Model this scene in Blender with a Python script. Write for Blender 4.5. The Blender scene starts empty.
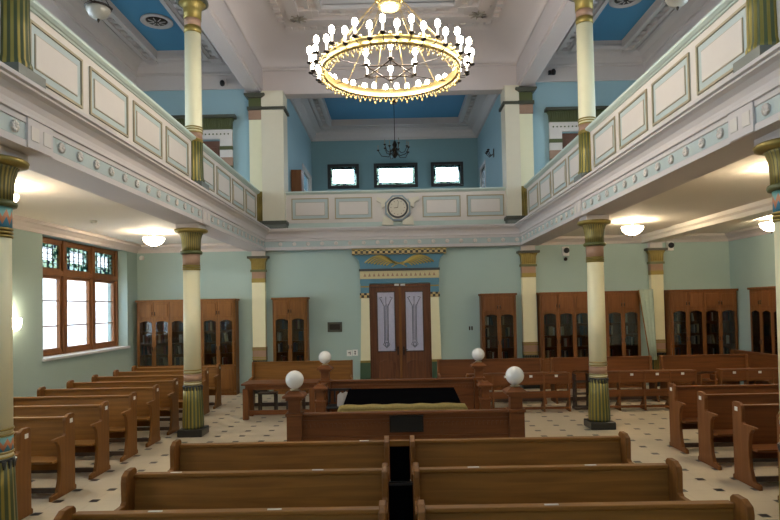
import bpy, math, random
from mathutils import Vector, Matrix
random.seed(7)
SC = bpy.context.scene
COL = SC.collection
PI = math.pi

# ------------------------------------------------------------------ camera, world, exposure
def make_camera():
    f, pit, yaw, rol, sy, cx = 600.053, .02462, -.00736, .01972, 31.349, .0201
    cyw, syw, cp, sp, cr, sr = math.cos(yaw), math.sin(yaw), math.cos(pit), math.sin(pit), math.cos(rol), math.sin(rol)
    def inv(x, y, z):                      # camera frame (right, forward, up) -> world
        y2, z2 = cp*y - sp*z, sp*y + cp*z
        return Vector((cyw*x + syw*y2, -syw*x + cyw*y2, z2))
    right, fwd, up = inv(1, 0, 0), inv(0, 1, 0), inv(0, 0, 1)
    r = cr*right - sr*up
    d = -sr*right - cr*up
    m = Matrix((r, -d, -fwd)).transposed().to_4x4()
    m.translation = Vector((cx, 0, 2.2))
    c = bpy.data.cameras.new('camera'); o = bpy.data.objects.new('camera', c)
    COL.objects.link(o); o.matrix_world = m
    c.sensor_width = 36; c.lens = f/780*36; c.shift_y = sy/780
    c.clip_start = .05; c.clip_end = 200
    SC.camera = o
make_camera()
vs = SC.view_settings
vs.view_transform = 'Standard'; vs.look = 'None'; vs.gamma = 1; vs.use_curve_mapping = False
vs.exposure = 1.0
W = bpy.data.worlds.new('overcast_sky'); SC.world = W; W.use_nodes = True
bg = W.node_tree.nodes['Background']
bg.inputs[0].default_value = (.78, .90, 1.0, 1); bg.inputs[1].default_value = 5.0

def lamp(name, kind, loc, power, color=(1, .85, .66), size=.1, rot=None, size_y=None):
    l = bpy.data.lights.new(name, kind); l.energy = power; l.color = color
    if kind == 'POINT': l.shadow_soft_size = size
    if kind == 'AREA':
        l.shape = 'RECTANGLE'; l.size = size; l.size_y = size_y or size
    o = bpy.data.objects.new(name, l); o.location = loc
    if rot: o.rotation_euler = rot
    COL.objects.link(o); return o
def portal(loc, rot, sx, sy):
    o = lamp('window_portal', 'AREA', loc, 1, (1, 1, 1), sx, rot, sy)
    o.data.cycles.is_portal = True
    return o

# ------------------------------------------------------------------ materials
def newmat(name):
    m = bpy.data.materials.new(name); m.use_nodes = True
    return m, m.node_tree, m.node_tree.nodes['Principled BSDF']
def N(nt, t, **k):
    n = nt.nodes.new(t)
    for a, b in k.items(): setattr(n, a, b)
    return n
def L(nt, a, b): nt.links.new(a, b)
def M2(nt, op, a, b=None, c=None):
    n = N(nt, 'ShaderNodeMath', operation=op)
    for i, v in enumerate((a, b, c)):
        if v is None: continue
        if isinstance(v, (int, float)): n.inputs[i].default_value = v
        else: L(nt, v, n.inputs[i])
    return n.outputs[0]
def mixc(nt, fac, a, b):
    n = N(nt, 'ShaderNodeMix', data_type='RGBA')
    if isinstance(fac, (int, float)): n.inputs[0].default_value = fac
    else: L(nt, fac, n.inputs[0])
    for i, v in ((6, a), (7, b)):
        if isinstance(v, tuple): n.inputs[i].default_value = (*v[:3], 1)
        else: L(nt, v, n.inputs[i])
    return n.outputs[2]
def plain(name, c, rough=.6, metal=0, noise=.06, scale=6, bump=0, emit=None, spec=None):
    m, nt, b = newmat(name)
    b.inputs['Roughness'].default_value = rough; b.inputs['Metallic'].default_value = metal
    if spec is not None: b.inputs['Specular IOR Level'].default_value = spec
    tc = N(nt, 'ShaderNodeTexCoord'); nz = N(nt, 'ShaderNodeTexNoise')
    nz.inputs['Scale'].default_value = scale; nz.inputs['Detail'].default_value = 4
    L(nt, tc.outputs['Object'], nz.inputs['Vector'])
    lo = tuple(x*(1-noise) for x in c); hi = tuple(min(1, x*(1+noise)) for x in c)
    L(nt, mixc(nt, nz.outputs['Fac'], lo, hi), b.inputs['Base Color'])
    if bump:
        bp = N(nt, 'ShaderNodeBump'); bp.inputs['Strength'].default_value = bump; bp.inputs['Distance'].default_value = .01
        L(nt, nz.outputs['Fac'], bp.inputs['Height']); L(nt, bp.outputs[0], b.inputs['Normal'])
    if emit:
        b.inputs['Emission Color'].default_value = (*emit[:3], 1); b.inputs['Emission Strength'].default_value = emit[3]
    return m
def wood(name, c1, c2, axis=0, rough=.5, sc=1.0):
    m, nt, b = newmat(name)
    tc = N(nt, 'ShaderNodeTexCoord'); mp = N(nt, 'ShaderNodeMapping')
    s = [14*sc, 14*sc, 14*sc]; s[axis] = .8*sc
    mp.inputs['Scale'].default_value = s
    L(nt, tc.outputs['Object'], mp.inputs['Vector'])
    nz = N(nt, 'ShaderNodeTexNoise'); nz.inputs['Scale'].default_value = 1.5; nz.inputs['Detail'].default_value = 6
    nz.inputs['Distortion'].default_value = .6
    L(nt, mp.outputs[0], nz.inputs['Vector'])
    n2 = N(nt, 'ShaderNodeTexNoise'); n2.inputs['Scale'].default_value = .9
    L(nt, tc.outputs['Object'], n2.inputs['Vector'])
    cr = N(nt, 'ShaderNodeValToRGB'); cr.color_ramp.elements[0].position = .3; cr.color_ramp.elements[1].position = .72
    cr.color_ramp.elements[0].color = (*c1, 1); cr.color_ramp.elements[1].color = (*c2, 1)
    L(nt, nz.outputs['Fac'], cr.inputs[0])
    dk = tuple(x*.8 for x in c1)
    f = M2(nt, 'MULTIPLY', n2.outputs['Fac'], .45)
    L(nt, mixc(nt, f, cr.outputs[0], dk), b.inputs['Base Color'])
    b.inputs['Roughness'].default_value = rough; b.inputs['Specular IOR Level'].default_value = .28
    bp = N(nt, 'ShaderNodeBump'); bp.inputs['Strength'].default_value = .12; bp.inputs['Distance'].default_value = .004
    L(nt, nz.outputs['Fac'], bp.inputs['Height']); L(nt, bp.outputs[0], b.inputs['Normal'])
    return m
def striped(name, c1, c2, n, metal=.6, rough=.4, width=.5):
    """vertical stripes round an upright axis through the object's origin"""
    m, nt, b = newmat(name)
    tc = N(nt, 'ShaderNodeTexCoord'); sp = N(nt, 'ShaderNodeSeparateXYZ'); L(nt, tc.outputs['Object'], sp.inputs[0])
    a = M2(nt, 'ARCTAN2', sp.outputs[1], sp.outputs[0])
    t = M2(nt, 'FRACT', M2(nt, 'MULTIPLY', M2(nt, 'ADD', a, PI), n/(2*PI)))
    f = M2(nt, 'GREATER_THAN', t, width)
    L(nt, mixc(nt, f, c1, c2), b.inputs['Base Color'])
    L(nt, M2(nt, 'MULTIPLY', M2(nt, 'SUBTRACT', 1, f), metal), b.inputs['Metallic'])
    b.inputs['Roughness'].default_value = rough
    return m
def zigzag(name, c1, c2, n, zc, amp):
    m, nt, b = newmat(name)
    tc = N(nt, 'ShaderNodeTexCoord'); sp = N(nt, 'ShaderNodeSeparateXYZ'); L(nt, tc.outputs['Object'], sp.inputs[0])
    a = M2(nt, 'ARCTAN2', sp.outputs[1], sp.outputs[0])
    t = M2(nt, 'PINGPONG', M2(nt, 'MULTIPLY', M2(nt, 'ADD', a, PI), n/(2*PI)), .5)
    zz = M2(nt, 'DIVIDE', M2(nt, 'SUBTRACT', sp.outputs[2], zc), amp)
    d = M2(nt, 'SUBTRACT', zz, M2(nt, 'SUBTRACT', M2(nt, 'MULTIPLY', t, 2), .5))
    f = M2(nt, 'GREATER_THAN', d, 0)
    f2 = M2(nt, 'GREATER_THAN', M2(nt, 'ABSOLUTE', d), .45)
    col = mixc(nt, f, c2, (.16, .36, .33))
    L(nt, mixc(nt, f2, c1, col), b.inputs['Base Color'])
    b.inputs['Roughness'].default_value = .55
    return m
def floor_material():
    m, nt, b = newmat('tiled_floor')
    tc = N(nt, 'ShaderNodeTexCoord'); sp = N(nt, 'ShaderNodeSeparateXYZ'); L(nt, tc.outputs['Object'], sp.inputs[0])
    T = .42667
    def dist(o, off):
        t = M2(nt, 'FRACT', M2(nt, 'DIVIDE', M2(nt, 'ADD', o, 100*T - off), T))
        return M2(nt, 'MULTIPLY', M2(nt, 'MINIMUM', t, M2(nt, 'SUBTRACT', 1, t)), T)
    dx, dy = dist(sp.outputs[0], -.1091), dist(sp.outputs[1], -.2276)
    dot = M2(nt, 'LESS_THAN', M2(nt, 'MAXIMUM', dx, dy), .050)
    seam = M2(nt, 'LESS_THAN', M2(nt, 'MINIMUM', dx, dy), .003)
    nz = N(nt, 'ShaderNodeTexNoise'); nz.inputs['Scale'].default_value = 2.2; nz.inputs['Detail'].default_value = 8
    L(nt, tc.outputs['Object'], nz.inputs['Vector'])
    base = mixc(nt, nz.outputs['Fac'], (.47, .405, .295), (.60, .525, .40))
    base = mixc(nt, M2(nt, 'MULTIPLY', seam, .5), base, (.30, .25, .18))
    L(nt, mixc(nt, dot, base, (.012, .012, .014)), b.inputs['Base Color'])
    b.inputs['Roughness'].default_value = .32
    return m
def glass_material(name, tint=(1, 1, 1), gloss=.08, rough=.05):
    m, nt, b = newmat(name); nt.nodes.remove(b)
    out = [n for n in nt.nodes if n.type == 'OUTPUT_MATERIAL'][0]
    t = N(nt, 'ShaderNodeBsdfTransparent'); t.inputs[0].default_value = (*tint, 1)
    g = N(nt, 'ShaderNodeBsdfGlossy'); g.inputs['Roughness'].default_value = rough
    fr = N(nt, 'ShaderNodeFresnel'); fr.inputs[0].default_value = 1.45
    mx = N(nt, 'ShaderNodeMixShader')
    L(nt, M2(nt, 'ADD', M2(nt, 'MULTIPLY', fr.outputs[0], .8), gloss), mx.inputs[0]); L(nt, t.outputs[0], mx.inputs[1]); L(nt, g.outputs[0], mx.inputs[2])
    L(nt, mx.outputs[0], out.inputs[0])
    return m
def stained_material(name):
    """leaded glass: coloured quarries toward the border, clear ones at the centre (object origin = pane centre)"""
    m, nt, b = newmat(name); nt.nodes.remove(b)
    out = [n for n in nt.nodes if n.type == 'OUTPUT_MATERIAL'][0]
    tc = N(nt, 'ShaderNodeTexCoord'); vo = N(nt, 'ShaderNodeTexVoronoi'); vo.inputs['Scale'].default_value = 16
    L(nt, tc.outputs['Object'], vo.inputs['Vector'])
    cr = N(nt, 'ShaderNodeValToRGB'); cr.color_ramp.interpolation = 'CONSTANT'
    e = cr.color_ramp.elements; e[0].color = (.28, .33, .31, 1); e[1].position = .45; e[1].color = (.04, .085, .07, 1)
    for p, c in ((.62, (.26, .30, .24, 1)), (.78, (.02, .035, .06, 1)), (.86, (.11, .12, .06, 1))):
        x = e.new(p); x.color = c
    L(nt, vo.outputs['Color'], cr.inputs[0])
    t = N(nt, 'ShaderNodeBsdfTransparent'); L(nt, cr.outputs[0], t.inputs[0])
    L(nt, t.outputs[0], out.inputs[0])
    return m
def frosted_material(name):
    m, nt, b = newmat(name)
    tc = N(nt, 'ShaderNodeTexCoord'); mp = N(nt, 'ShaderNodeMapping'); mp.inputs['Scale'].default_value = (9, 9, 5)
    L(nt, tc.outputs['Object'], mp.inputs[0]); vo = N(nt, 'ShaderNodeTexVoronoi', feature='DISTANCE_TO_EDGE'); vo.inputs['Scale'].default_value = 1.2
    L(nt, mp.outputs[0], vo.inputs['Vector'])
    f = M2(nt, 'LESS_THAN', vo.outputs[0], .06)
    L(nt, mixc(nt, M2(nt, 'MULTIPLY', f, .25), (.46, .46, .60), (.34, .35, .48)), b.inputs['Base Color'])
    b.inputs['Roughness'].default_value = .35
    return m
def checker(name, c1, c2, s):
    m, nt, b = newmat(name)
    tc = N(nt, 'ShaderNodeTexCoord'); ck = N(nt, 'ShaderNodeTexChecker'); ck.inputs['Scale'].default_value = s
    ck.inputs[1].default_value = (*c1, 1); ck.inputs[2].default_value = (*c2, 1)
    mp = N(nt, 'ShaderNodeMapping'); mp.inputs['Location'].default_value = (.003, .0031, .0033)
    L(nt, tc.outputs['Object'], mp.inputs[0]); L(nt, mp.outputs[0], ck.inputs[0]); L(nt, ck.outputs[0], b.inputs['Base Color'])
    b.inputs['Roughness'].default_value = .55
    return m

MT = dict(
    teal=plain('teal_wall_paint', (.345, .455, .43), .75, noise=.03, scale=2),
    blue=plain('blue_gallery_paint', (.30, .45, .50), .75, noise=.03, scale=2),
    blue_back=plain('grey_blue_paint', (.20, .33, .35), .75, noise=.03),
    pier=plain('warm_cream_pier', (.64, .58, .44), .55, noise=.03),
    blue_ceiling=plain('deep_blue_ceiling_paint', (.07, .25, .42), .75, noise=.03),
    white=plain('warm_white_plaster', (.57, .515, .495), .7, noise=.03, scale=3),
    ceil=plain('side_ceiling_plaster', (.74, .68, .60), .8, noise=.03, scale=2),
    nave=plain('nave_ceiling_plaster', (.54, .475, .455), .8, noise=.03, scale=2),
    cream=plain('cream_paint', (.72, .68, .46), .5, noise=.03),
    cream_white=plain('parapet_cream_white', (.62, .56, .505), .55, noise=.03),
    palegreen=plain('pale_green_paint', (.47, .55, .49), .6, noise=.03),
    paleblue=plain('pale_blue_relief_paint', (.42, .48, .465), .6, noise=.03),
    gold=plain('olive_gold_paint', (.27, .20, .05), .42, .5, noise=.15, scale=12),
    goldbright=plain('bright_gilt_brass', (.50, .375, .15), .33, .93, noise=.1, scale=12),
    goldline=plain('gilt_line', (.36, .30, .19), .5, .15, noise=.1),
    olive=plain('dark_olive_green', (.085, .095, .03), .45, .1, noise=.15, scale=10),
    green=plain('dark_green_paint', (.035, .075, .035), .5, noise=.1),
    salmon=plain('salmon_paint', (.31, .185, .12), .6, noise=.12, scale=12),
    blackstone=plain('black_stone', (.012, .013, .012), .3, noise=.2),
    darkgrey=plain('dark_olive_pedestal', (.055, .055, .035), .5),
    greygreen2=plain('grey_blue_inset', (.22, .27, .29), .6),
    greygreen=plain('grey_green_pedestal', (.13, .14, .12), .5),
    oak=wood('oak_pew_wood', (.185, .076, .013), (.31, .138, .027), 0),
    oakz=wood('oak_upright_wood', (.15, .059, .012), (.255, .105, .022), 2),
    red=wood('reddish_cabinet_wood', (.14, .050, .013), (.23, .087, .025), 2),  # on the right side: same wood, its lack of daylight put into the tone
    redx=wood('reddish_bench_wood', (.12, .040, .010), (.205, .068, .017), 0),  # lengthwise grain; redder, darker tone stands in for dimmer light on the right
    win=wood('window_frame_wood', (.16, .06, .02), (.27, .11, .035), 2),
    door=wood('door_wood', (.10, .035, .014), (.18, .068, .026), 2),
    darkwood=plain('dark_stained_wood', (.045, .025, .015), .5),
    white_tag=plain('white_tag', (.75, .75, .72), .5),
    sill=plain('white_sill', (.66, .66, .68), .4),
    black=plain('black_plastic', (.012, .012, .013), .45),
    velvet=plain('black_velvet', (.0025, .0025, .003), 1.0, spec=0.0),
    goldcloth=plain('gold_brocade', (.27, .20, .055), .7, noise=.3, scale=40, bump=.4),
    clearglass=glass_material('window_glass', (.96, .98, 1), .02),
    caseglass=glass_material('bookcase_glass', (.80, .82, .80), .03),
    stained=stained_material('stained_glass'),
    frosted=frosted_material('frosted_glass'),
    leaf=plain('beige_leaf_relief', (.30, .26, .21), .6),
    wing=plain('gold_leaf_wings', (.50, .38, .10), .5, .2),
    lead=plain('lead_came', (.03, .035, .04), .5, .5),
    opal=plain('opal_glass', (.72, .71, .68), .18, noise=.05, scale=9),
    bulb=plain('lit_bulb', (1, .95, .85), .3, emit=(1, .88, .68, 34)),
    bowl=plain('lit_bowl_glass', (1, .95, .85), .3, emit=(1, .82, .56, 20)),
    unlit=plain('unlit_bowl_glass', (.30, .27, .22), .3),
    candle=plain('candle_sleeve', (.82, .78, .70), .5, emit=(1, .88, .70, 1.6)),
    iron=plain('dark_bronze', (.035, .025, .018), .4, .7),
    bluepaint=plain('egyptian_blue_paint', (.07, .20, .29), .6, noise=.06),
    dentil=checker('gold_black_checker', (.55, .40, .16), (.02, .015, .01), 14),
    cream2=plain('cream_lintel_paint', (.56, .49, .28), .55),
    brown=plain('brown_door_paint', (.13, .055, .03), .5),
    face=plain('clock_face', (.55, .48, .36), .4),
    paper=plain('white_paper', (.65, .62, .58), .7),
    cloth=plain('pale_green_cloth', (.34, .42, .35), .8, noise=.1, scale=20),
    carpet=plain('olive_carpet', (.30, .23, .10), .9, noise=.15, scale=60),
    flutes=striped('gilt_and_green_reeds', (.28, .225, .05), (.06, .075, .025), 18, .5, .4, .5),
    reeds=striped('gilt_reeds', (.27, .21, .06), (.09, .08, .025), 30, .55, .4, .6),
    zig=zigzag('zigzag_band', (.45, .17, .075), (.05, .20, .30), 12, 3.09, .075),
    zig2=zigzag('zigzag_low_band', (.45, .17, .075), (.05, .20, .30), 12, 1.01, .06),
    floor=floor_material(),
)

# ------------------------------------------------------------------ mesh helpers
class MB:
    def __init__(s): s.v = []; s.f = []; s.smooth = []; s.mi = []
    def face(s, f, sm=False, mi=0): s.f.append(tuple(f)); s.smooth.append(sm); s.mi.append(mi)
    def box(s, x0, x1, y0, y1, z0, z1, mi=0):
        n = len(s.v)
        s.v += [(x0,y0,z0),(x1,y0,z0),(x1,y1,z0),(x0,y1,z0),(x0,y0,z1),(x1,y0,z1),(x1,y1,z1),(x0,y1,z1)]
        for q in ((0,3,2,1),(4,5,6,7),(0,1,5,4),(1,2,6,5),(2,3,7,6),(3,0,4,7)): s.face([n+i for i in q], False, mi)
        return s
    def prism(s, poly, axis, a0, a1, mi=0, sm=False):
        """poly in the two other axes (kept in x,y,z order), extruded on axis from a0 to a1"""
        n = len(s.v); k = len(poly)
        for a in (a0, a1):
            for p in poly:
                q = list(p); q.insert(axis, a); s.v.append(tuple(q))
        for i in range(k):
            j = (i+1) % k; s.face((n+i, n+j, n+k+j, n+k+i), sm, mi)
        s.face([n+i for i in range(k)][::-1], False, mi); s.face([n+k+i for i in range(k)], False, mi)
        return s
    def lathe(s, prof, c=(0,0,0), n=32, flute=None, cap=True, mi=0, sm=True, off=0):
        b = len(s.v)
        for (r, z) in prof:
            for i in range(n):
                a = 2*PI*(i+off)/n
                rr = r
                if flute and r > .01: rr = r*(1 + flute[1]*math.cos(flute[0]*a))
                s.v.append((c[0]+rr*math.cos(a), c[1]+rr*math.sin(a), c[2]+z))
        for j in range(len(prof)-1):
            for i in range(n):
                k = (i+1) % n
                s.face((b+j*n+i, b+j*n+k, b+(j+1)*n+k, b+(j+1)*n+i), sm, mi)
        if cap:
            s.face([b+i for i in range(n)][::-1], False, mi)
            t = b+(len(prof)-1)*n; s.face([t+i for i in range(n)], False, mi)
        return s
    def tube(s, pts, r, n=8, mi=0, r2=None):
        pts = [Vector(p) for p in pts]; b = len(s.v); m = len(pts)
        up = None
        for i, p in enumerate(pts):
            d = (pts[min(i+1, m-1)] - pts[max(i-1, 0)]).normalized()
            if up is None:
                up = Vector((0, 0, 1)) if abs(d.z) < .9 else Vector((1, 0, 0))
            x = d.cross(up).normalized(); y = x.cross(d).normalized(); up = y
            rr = r if r2 is None else r + (r2-r)*i/max(1, m-1)
            for k in range(n):
                a = 2*PI*k/n
                s.v.append(tuple(p + x*rr*math.cos(a) + y*rr*math.sin(a)))
        for i in range(m-1):
            for k in range(n):
                l = (k+1) % n; s.face((b+i*n+k, b+i*n+l, b+(i+1)*n+l, b+(i+1)*n+k), True, mi)
        s.face([b+k for k in range(n)][::-1], False, mi); s.face([b+(m-1)*n+k for k in range(n)], False, mi)
        return s
    def ball(s, c, r, n=14, m=9, sz=1, mi=0):
        prof = [(max(.0005, r*math.sin(PI*j/m)), -r*sz*math.cos(PI*j/m)) for j in range(m+1)]
        return s.lathe(prof, c, n, cap=True, mi=mi)
    def sweep(s, prof, fn, closed=True, mi=0, sm=False):
        """prof: (d, z) points; fn(d) -> ((x0,y0),(x1,y1)) start and end"""
        b = len(s.v); k = len(prof)
        for e in (0, 1):
            for d, z in prof:
                q = fn(d)[e]; s.v.append((q[0], q[1], z))
        for i in range(k if closed else k-1):
            j = (i+1) % k; s.face((b+i, b+j, b+k+j, b+k+i), sm, mi)
        if closed:
            s.face([b+i for i in range(k)][::-1], False, mi); s.face([b+k+i for i in range(k)], False, mi)
        return s
    def build(s, name, mats, parent=None, loc=None, bevel=0, fix=True):
        me = bpy.data.meshes.new(name); me.from_pydata(s.v, [], s.f)
        for p, sm, mi in zip(me.polygons, s.smooth, s.mi): p.use_smooth = sm; p.material_index = mi
        for m in (mats if isinstance(mats, (list, tuple)) else [mats]): me.materials.append(MT[m])
        if fix:
            import bmesh
            bm = bmesh.new(); bm.from_mesh(me); bmesh.ops.recalc_face_normals(bm, faces=bm.faces); bm.to_mesh(me); bm.free()
        o = bpy.data.objects.new(name, me); COL.objects.link(o)
        if parent: o.parent = parent
        if loc: o.location = loc
        if bevel:
            b = o.modifiers.new('bevel', 'BEVEL'); b.width = bevel; b.segments = 2; b.limit_method = 'ANGLE'
        return o
def tag(o, label=None, cat=None, group=None, kind=None):
    if label: o['label'] = label
    if cat: o['category'] = cat
    if group: o['group'] = group
    if kind: o['kind'] = kind
    return o
def empty(name, loc, label, cat, group=None, rz=0):
    o = bpy.data.objects.new(name, None); COL.objects.link(o); o.location = loc; o.rotation_euler.z = rz
    o.empty_display_size = .2
    return tag(o, label, cat, group)
def copy_tree(o, parent=None):
    c = o.copy(); COL.objects.link(c); c.parent = parent
    for ch in list(o.children): copy_tree(ch, c)
    return c
def struct(mb, name, mat, **k):
    o = mb.build(name, mat, **k); o['kind'] = 'structure'; return o
def slab_with_holes(mb, axis, p0, p1, a0, a1, z0, z1, holes):
    """wall slab thick p0..p1 on axis, spanning a0..a1 and z0..z1, with rectangular holes (a,b,za,zb)"""
    def bx(a, b, za, zb):
        if b-a < 1e-4 or zb-za < 1e-4: return
        if axis == 0: mb.box(p0, p1, a, b, za, zb)
        else: mb.box(a, b, p0, p1, za, zb)
    cur = a0
    for (a, b, za, zb) in sorted(holes):
        bx(cur, a, z0, z1); bx(a, b, z0, za); bx(a, b, zb, z1); cur = b
    bx(cur, a1, z0, z1)
    return mb

# ------------------------------------------------------------------ main dimensions
YB, YF = 15.75, -3.0           # back wall, wall behind the camera
XL, XR = -6.75, 8.80
ZC = 3.92                      # ceiling under the galleries
CX = .15                       # axis of door, clock and bimah
COLX = 3.5
CY = [.6, 5.6, 10.6]

# ------------------------------------------------------------------ shell
struct(MB().box(XL-.6, XR+.4, YF-.3, YB+.3, -.2, 0), 'floor', 'floor')
WINS = [(-1.6, 2.0), (5.0, 8.6), (11.5, 15.15)]
struct(slab_with_holes(MB(), 0, XL-.5, XL, YF, YB, 0, ZC, [(a, b, 1.3, 3.74) for a, b in WINS]), 'wall_left', 'teal')
struct(MB().box(XR, XR+.3, YF, YB, 0, ZC), 'wall_right', 'teal')
struct(slab_with_holes(MB(), 1, YB, YB+.3, XL-.5, XR+.3, 0, ZC+.1, [(-.68+.02, .98, -.01, 2.78)]), 'wall_back', 'teal')
FW = [(-2.9, -1.2, 4.6, 7.6), (1.2, 2.9, 4.6, 7.6)]  # unseen windows added behind the camera to send daylight onto the pews
mb = MB()
for (za, zb) in ((0, 4.2), (4.2, 9.2)):
    slab_with_holes(mb, 1, YF-.3, YF, XL-.5, XR+.3, za, zb, [f for f in FW if za <= f[2] < zb])
struct(mb, 'wall_front', 'teal')
mb = MB()                                        # slab under the side galleries and across the back
mb.box(XL-.5, -COLX+.0, YF, YB+.3, ZC, 4.2); mb.box(COLX, XR+.3, YF, YB+.3, ZC, 4.2); mb.box(-COLX, COLX, YB-.05, YB+.3, ZC, 4.2)
struct(mb, 'ceiling', 'ceil')
# upper gallery walls
UW = [(-1.5, 1.2), (3.4, 6.1), (8.3, 11.0), (12.6, 14.6)]
for sx, nm in ((-1, 'left'), (1, 'right')):
    x0, x1 = sorted((sx*6.75, sx*7.15))
    struct(slab_with_holes(MB(), 0, x0, x1, YF, YB+.3, 4.2, 8.45, [(a, b, 5.0, 7.4) for a, b in UW]), 'wall_gallery_'+nm, 'blue')
    x0, x1 = sorted((sx*3.35, sx*7.15))
    hx0, hx1 = sorted((sx*4.5, sx*5.35))
    struct(slab_with_holes(MB(), 1, YB, YB+.3, x0, x1, 4.2, 8.05, [(hx0, hx1, 4.2, 6.68)]), 'wall_gallery_back_'+nm, 'blue')
    struct(MB().box(hx0-.2, hx1+.2, YB+.5, YB+.55, 4.2, 7), 'wall_lobby_'+nm, 'blue')
# back balcony room
RX0, RX1, RY = -2.9, 3.15, 21.7
BW = [(-2.32, -1.18), (-.64, .95), (1.43, 2.60)]
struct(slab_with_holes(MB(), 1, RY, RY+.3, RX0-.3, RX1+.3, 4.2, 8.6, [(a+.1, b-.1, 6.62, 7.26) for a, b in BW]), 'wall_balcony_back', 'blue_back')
struct(slab_with_holes(MB(), 0, RX0-.3, RX0, YB+.3, RY, 4.2, 8.6, [(19.4, 21.4, 6.0, 6.9)]), 'wall_balcony_left', 'blue')
struct(slab_with_holes(MB(), 0, RX1, RX1+.3, YB+.3, RY, 4.2, 8.6, [(20.0, 21.3, 5.6, 7.05)]), 'wall_balcony_right', 'blue')
struct(MB().box(RX0-.3, RX1+.3, YB+.3, RY+.3, 4.0, 4.2), 'floor_balcony', 'ceil')

# ------------------------------------------------------------------ upper ceilings
def coffer(name, x0, x1, y0, y1, z, bx0, bx1, by0, by1, thick=.12):
    """white ceiling with a recessed deep blue field framed by mouldings"""
    mb = MB()
    for (a, b, c, d) in ((x0, x1, y0, by0), (x0, x1, by1, y1), (x0, bx0, by0, by1), (bx1, x1, by0, by1)):
        mb.box(a, b, c, d, z, z+thick)
    struct(mb, name, 'white')
    struct(MB().box(bx0-.1, bx1+.1, by0-.1, by1+.1, z+thick, z+thick+.1), name+'_field', 'blue_ceiling')
    fr = MB()
    for w0, w1, dz in ((0, .09, .10), (.09, .16, .05), (.30, .40, .07)):
        for (a, b, c, d) in ((bx0-w1, bx1+w1, by0-w1, by0-w0), (bx0-w1, bx1+w1, by1+w0, by1+w1), (bx0-w1, bx0-w0, by0-w0, by1+w0), (bx1+w0, bx1+w1, by0-w0, by1+w0)):
            fr.box(a, b, c, d, z-dz, z+.02)
    n = int((by1-by0)/.3)                         # dentil blocks between the mouldings
    for i in range(n):
        yy = by0 + (i+.5)*(by1-by0)/n
        fr.box(bx0-.29, bx0-.18, yy-.06, yy+.06, z-.05, z); fr.box(bx1+.18, bx1+.29, yy-.06, yy+.06, z-.05, z)
    n = int((bx1-bx0)/.3)
    for i in range(n):
        xx = bx0 + (i+.5)*(bx1-bx0)/n
        fr.box(xx-.06, xx+.06, by0-.29, by0-.18, z-.05, z); fr.box(xx-.06, xx+.06, by1+.18, by1+.29, z-.05, z)
    for cx_ in (bx0-.24, bx1+.24):
        for cy_ in (by0-.24, by1+.24): fr.box(cx_-.14, cx_+.14, cy_-.14, cy_+.14, z-.09, z)
    fo = struct(fr, name+'_moulding', 'white')
def side_cornice(nm, sx):
    """white frieze and sloping cove where the gallery walls meet their ceiling"""
    prof = [(0, 8.03), (.05, 8.03), (.05, 8.40), (.09, 8.42), (.09, 8.46), (.07, 8.48), (.14, 8.62), (.26, 8.70), (.34, 8.72), (.34, 8.76), (0, 8.76)]
    mb = MB()
    mb.sweep(prof, lambda d: ((sx*(6.75-d), YF+d), (sx*(6.75-d), YB-d)))
    mb.sweep(prof, lambda d: ((sx*(6.75-d), YB-d), (sx*3.85, YB-d)))
    struct(mb, 'trim_gallery_cornice_'+nm, 'white')
for sx, nm, k in ((-1, 'left', 0), (1, 'right', 1)):
    x0, x1 = sorted((sx*3.6, sx*7.15))
    b0, b1 = sorted((sx*4.75, sx*5.95))
    for i, (ya, yb) in enumerate(((8.6, 12.0), )): pass
    coffer('ceiling_gallery_'+nm, x0, x1, YF-.1, YB+.3, 8.75, b0, b1, -1.5, 15.2)
    side_cornice(nm, sx)
    # long beam carried by the upper columns
    prof = [(-.35, 7.85), (.02, 7.85), (.02, 7.93), (.06, 7.95), (.06, 8.0), (.02, 8.03), (.02, 8.5), (-.35, 8.5)]
    mb = MB()
    bp = [(3.85, 8.8), (3.85, 8.02), (3.80, 8.0), (3.80, 7.93), (3.72, 7.90), (3.72, 7.85), (3.38, 7.85), (3.38, 7.92), (3.35, 7.94), (3.35, 8.5), (3.38, 8.52), (3.38, 8.8)]
    mb.prism([(sx*a, b) for a, b in bp], 1, YF, YB, 0)
    struct(mb, 'trim_gallery_beam_'+nm, 'nave')
# nave: end wall above the balcony opening, coves, ceiling
mb = MB(); mb.box(-3.85, 3.85, YB-.05, YB+.3, 7.85, 8.8); mb.box(-3.36, 3.36, YB-.09, YB-.04, 8.47, 8.52)
struct(mb, 'wall_back_upper', 'nave')
def cove_profile(n=8, w=1.05, h=.55):
    return [(w*(1-math.cos(PI/2*i/n)), 8.5 + h*math.sin(PI/2*i/n)) for i in range(n+1)]
mb = MB(); cp = cove_profile()
cp2 = [(.0, 8.5)] + cp[1:]
def nave_rect(d):
    x0, x1, y0, y1 = -3.37+d, 3.37-d, YF+d, YB-.07-d
    return [(x0, y0), (x1, y0), (x1, y1), (x0, y1)]
b0 = len(mb.v)
for d, z in cp2:
    for x, y in nave_rect(d): mb.v.append((x, y, z))
for j in range(len(cp2)-1):
    for i in range(4):
        k = (i+1) % 4; mb.face((b0+j*4+i, b0+j*4+k, b0+(j+1)*4+k, b0+(j+1)*4+i), True)
co = struct(mb, 'ceiling_cove', 'nave', fix=False)
sol = co.modifiers.new('solid', 'SOLIDIFY'); sol.thickness = .04; sol.offset = 0
ZN = 9.04
coffer('ceiling_nave', -2.6, 2.6, YF, YB-.9, ZN, -1.5, 1.5, -1.4, 13.4, .12)
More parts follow.
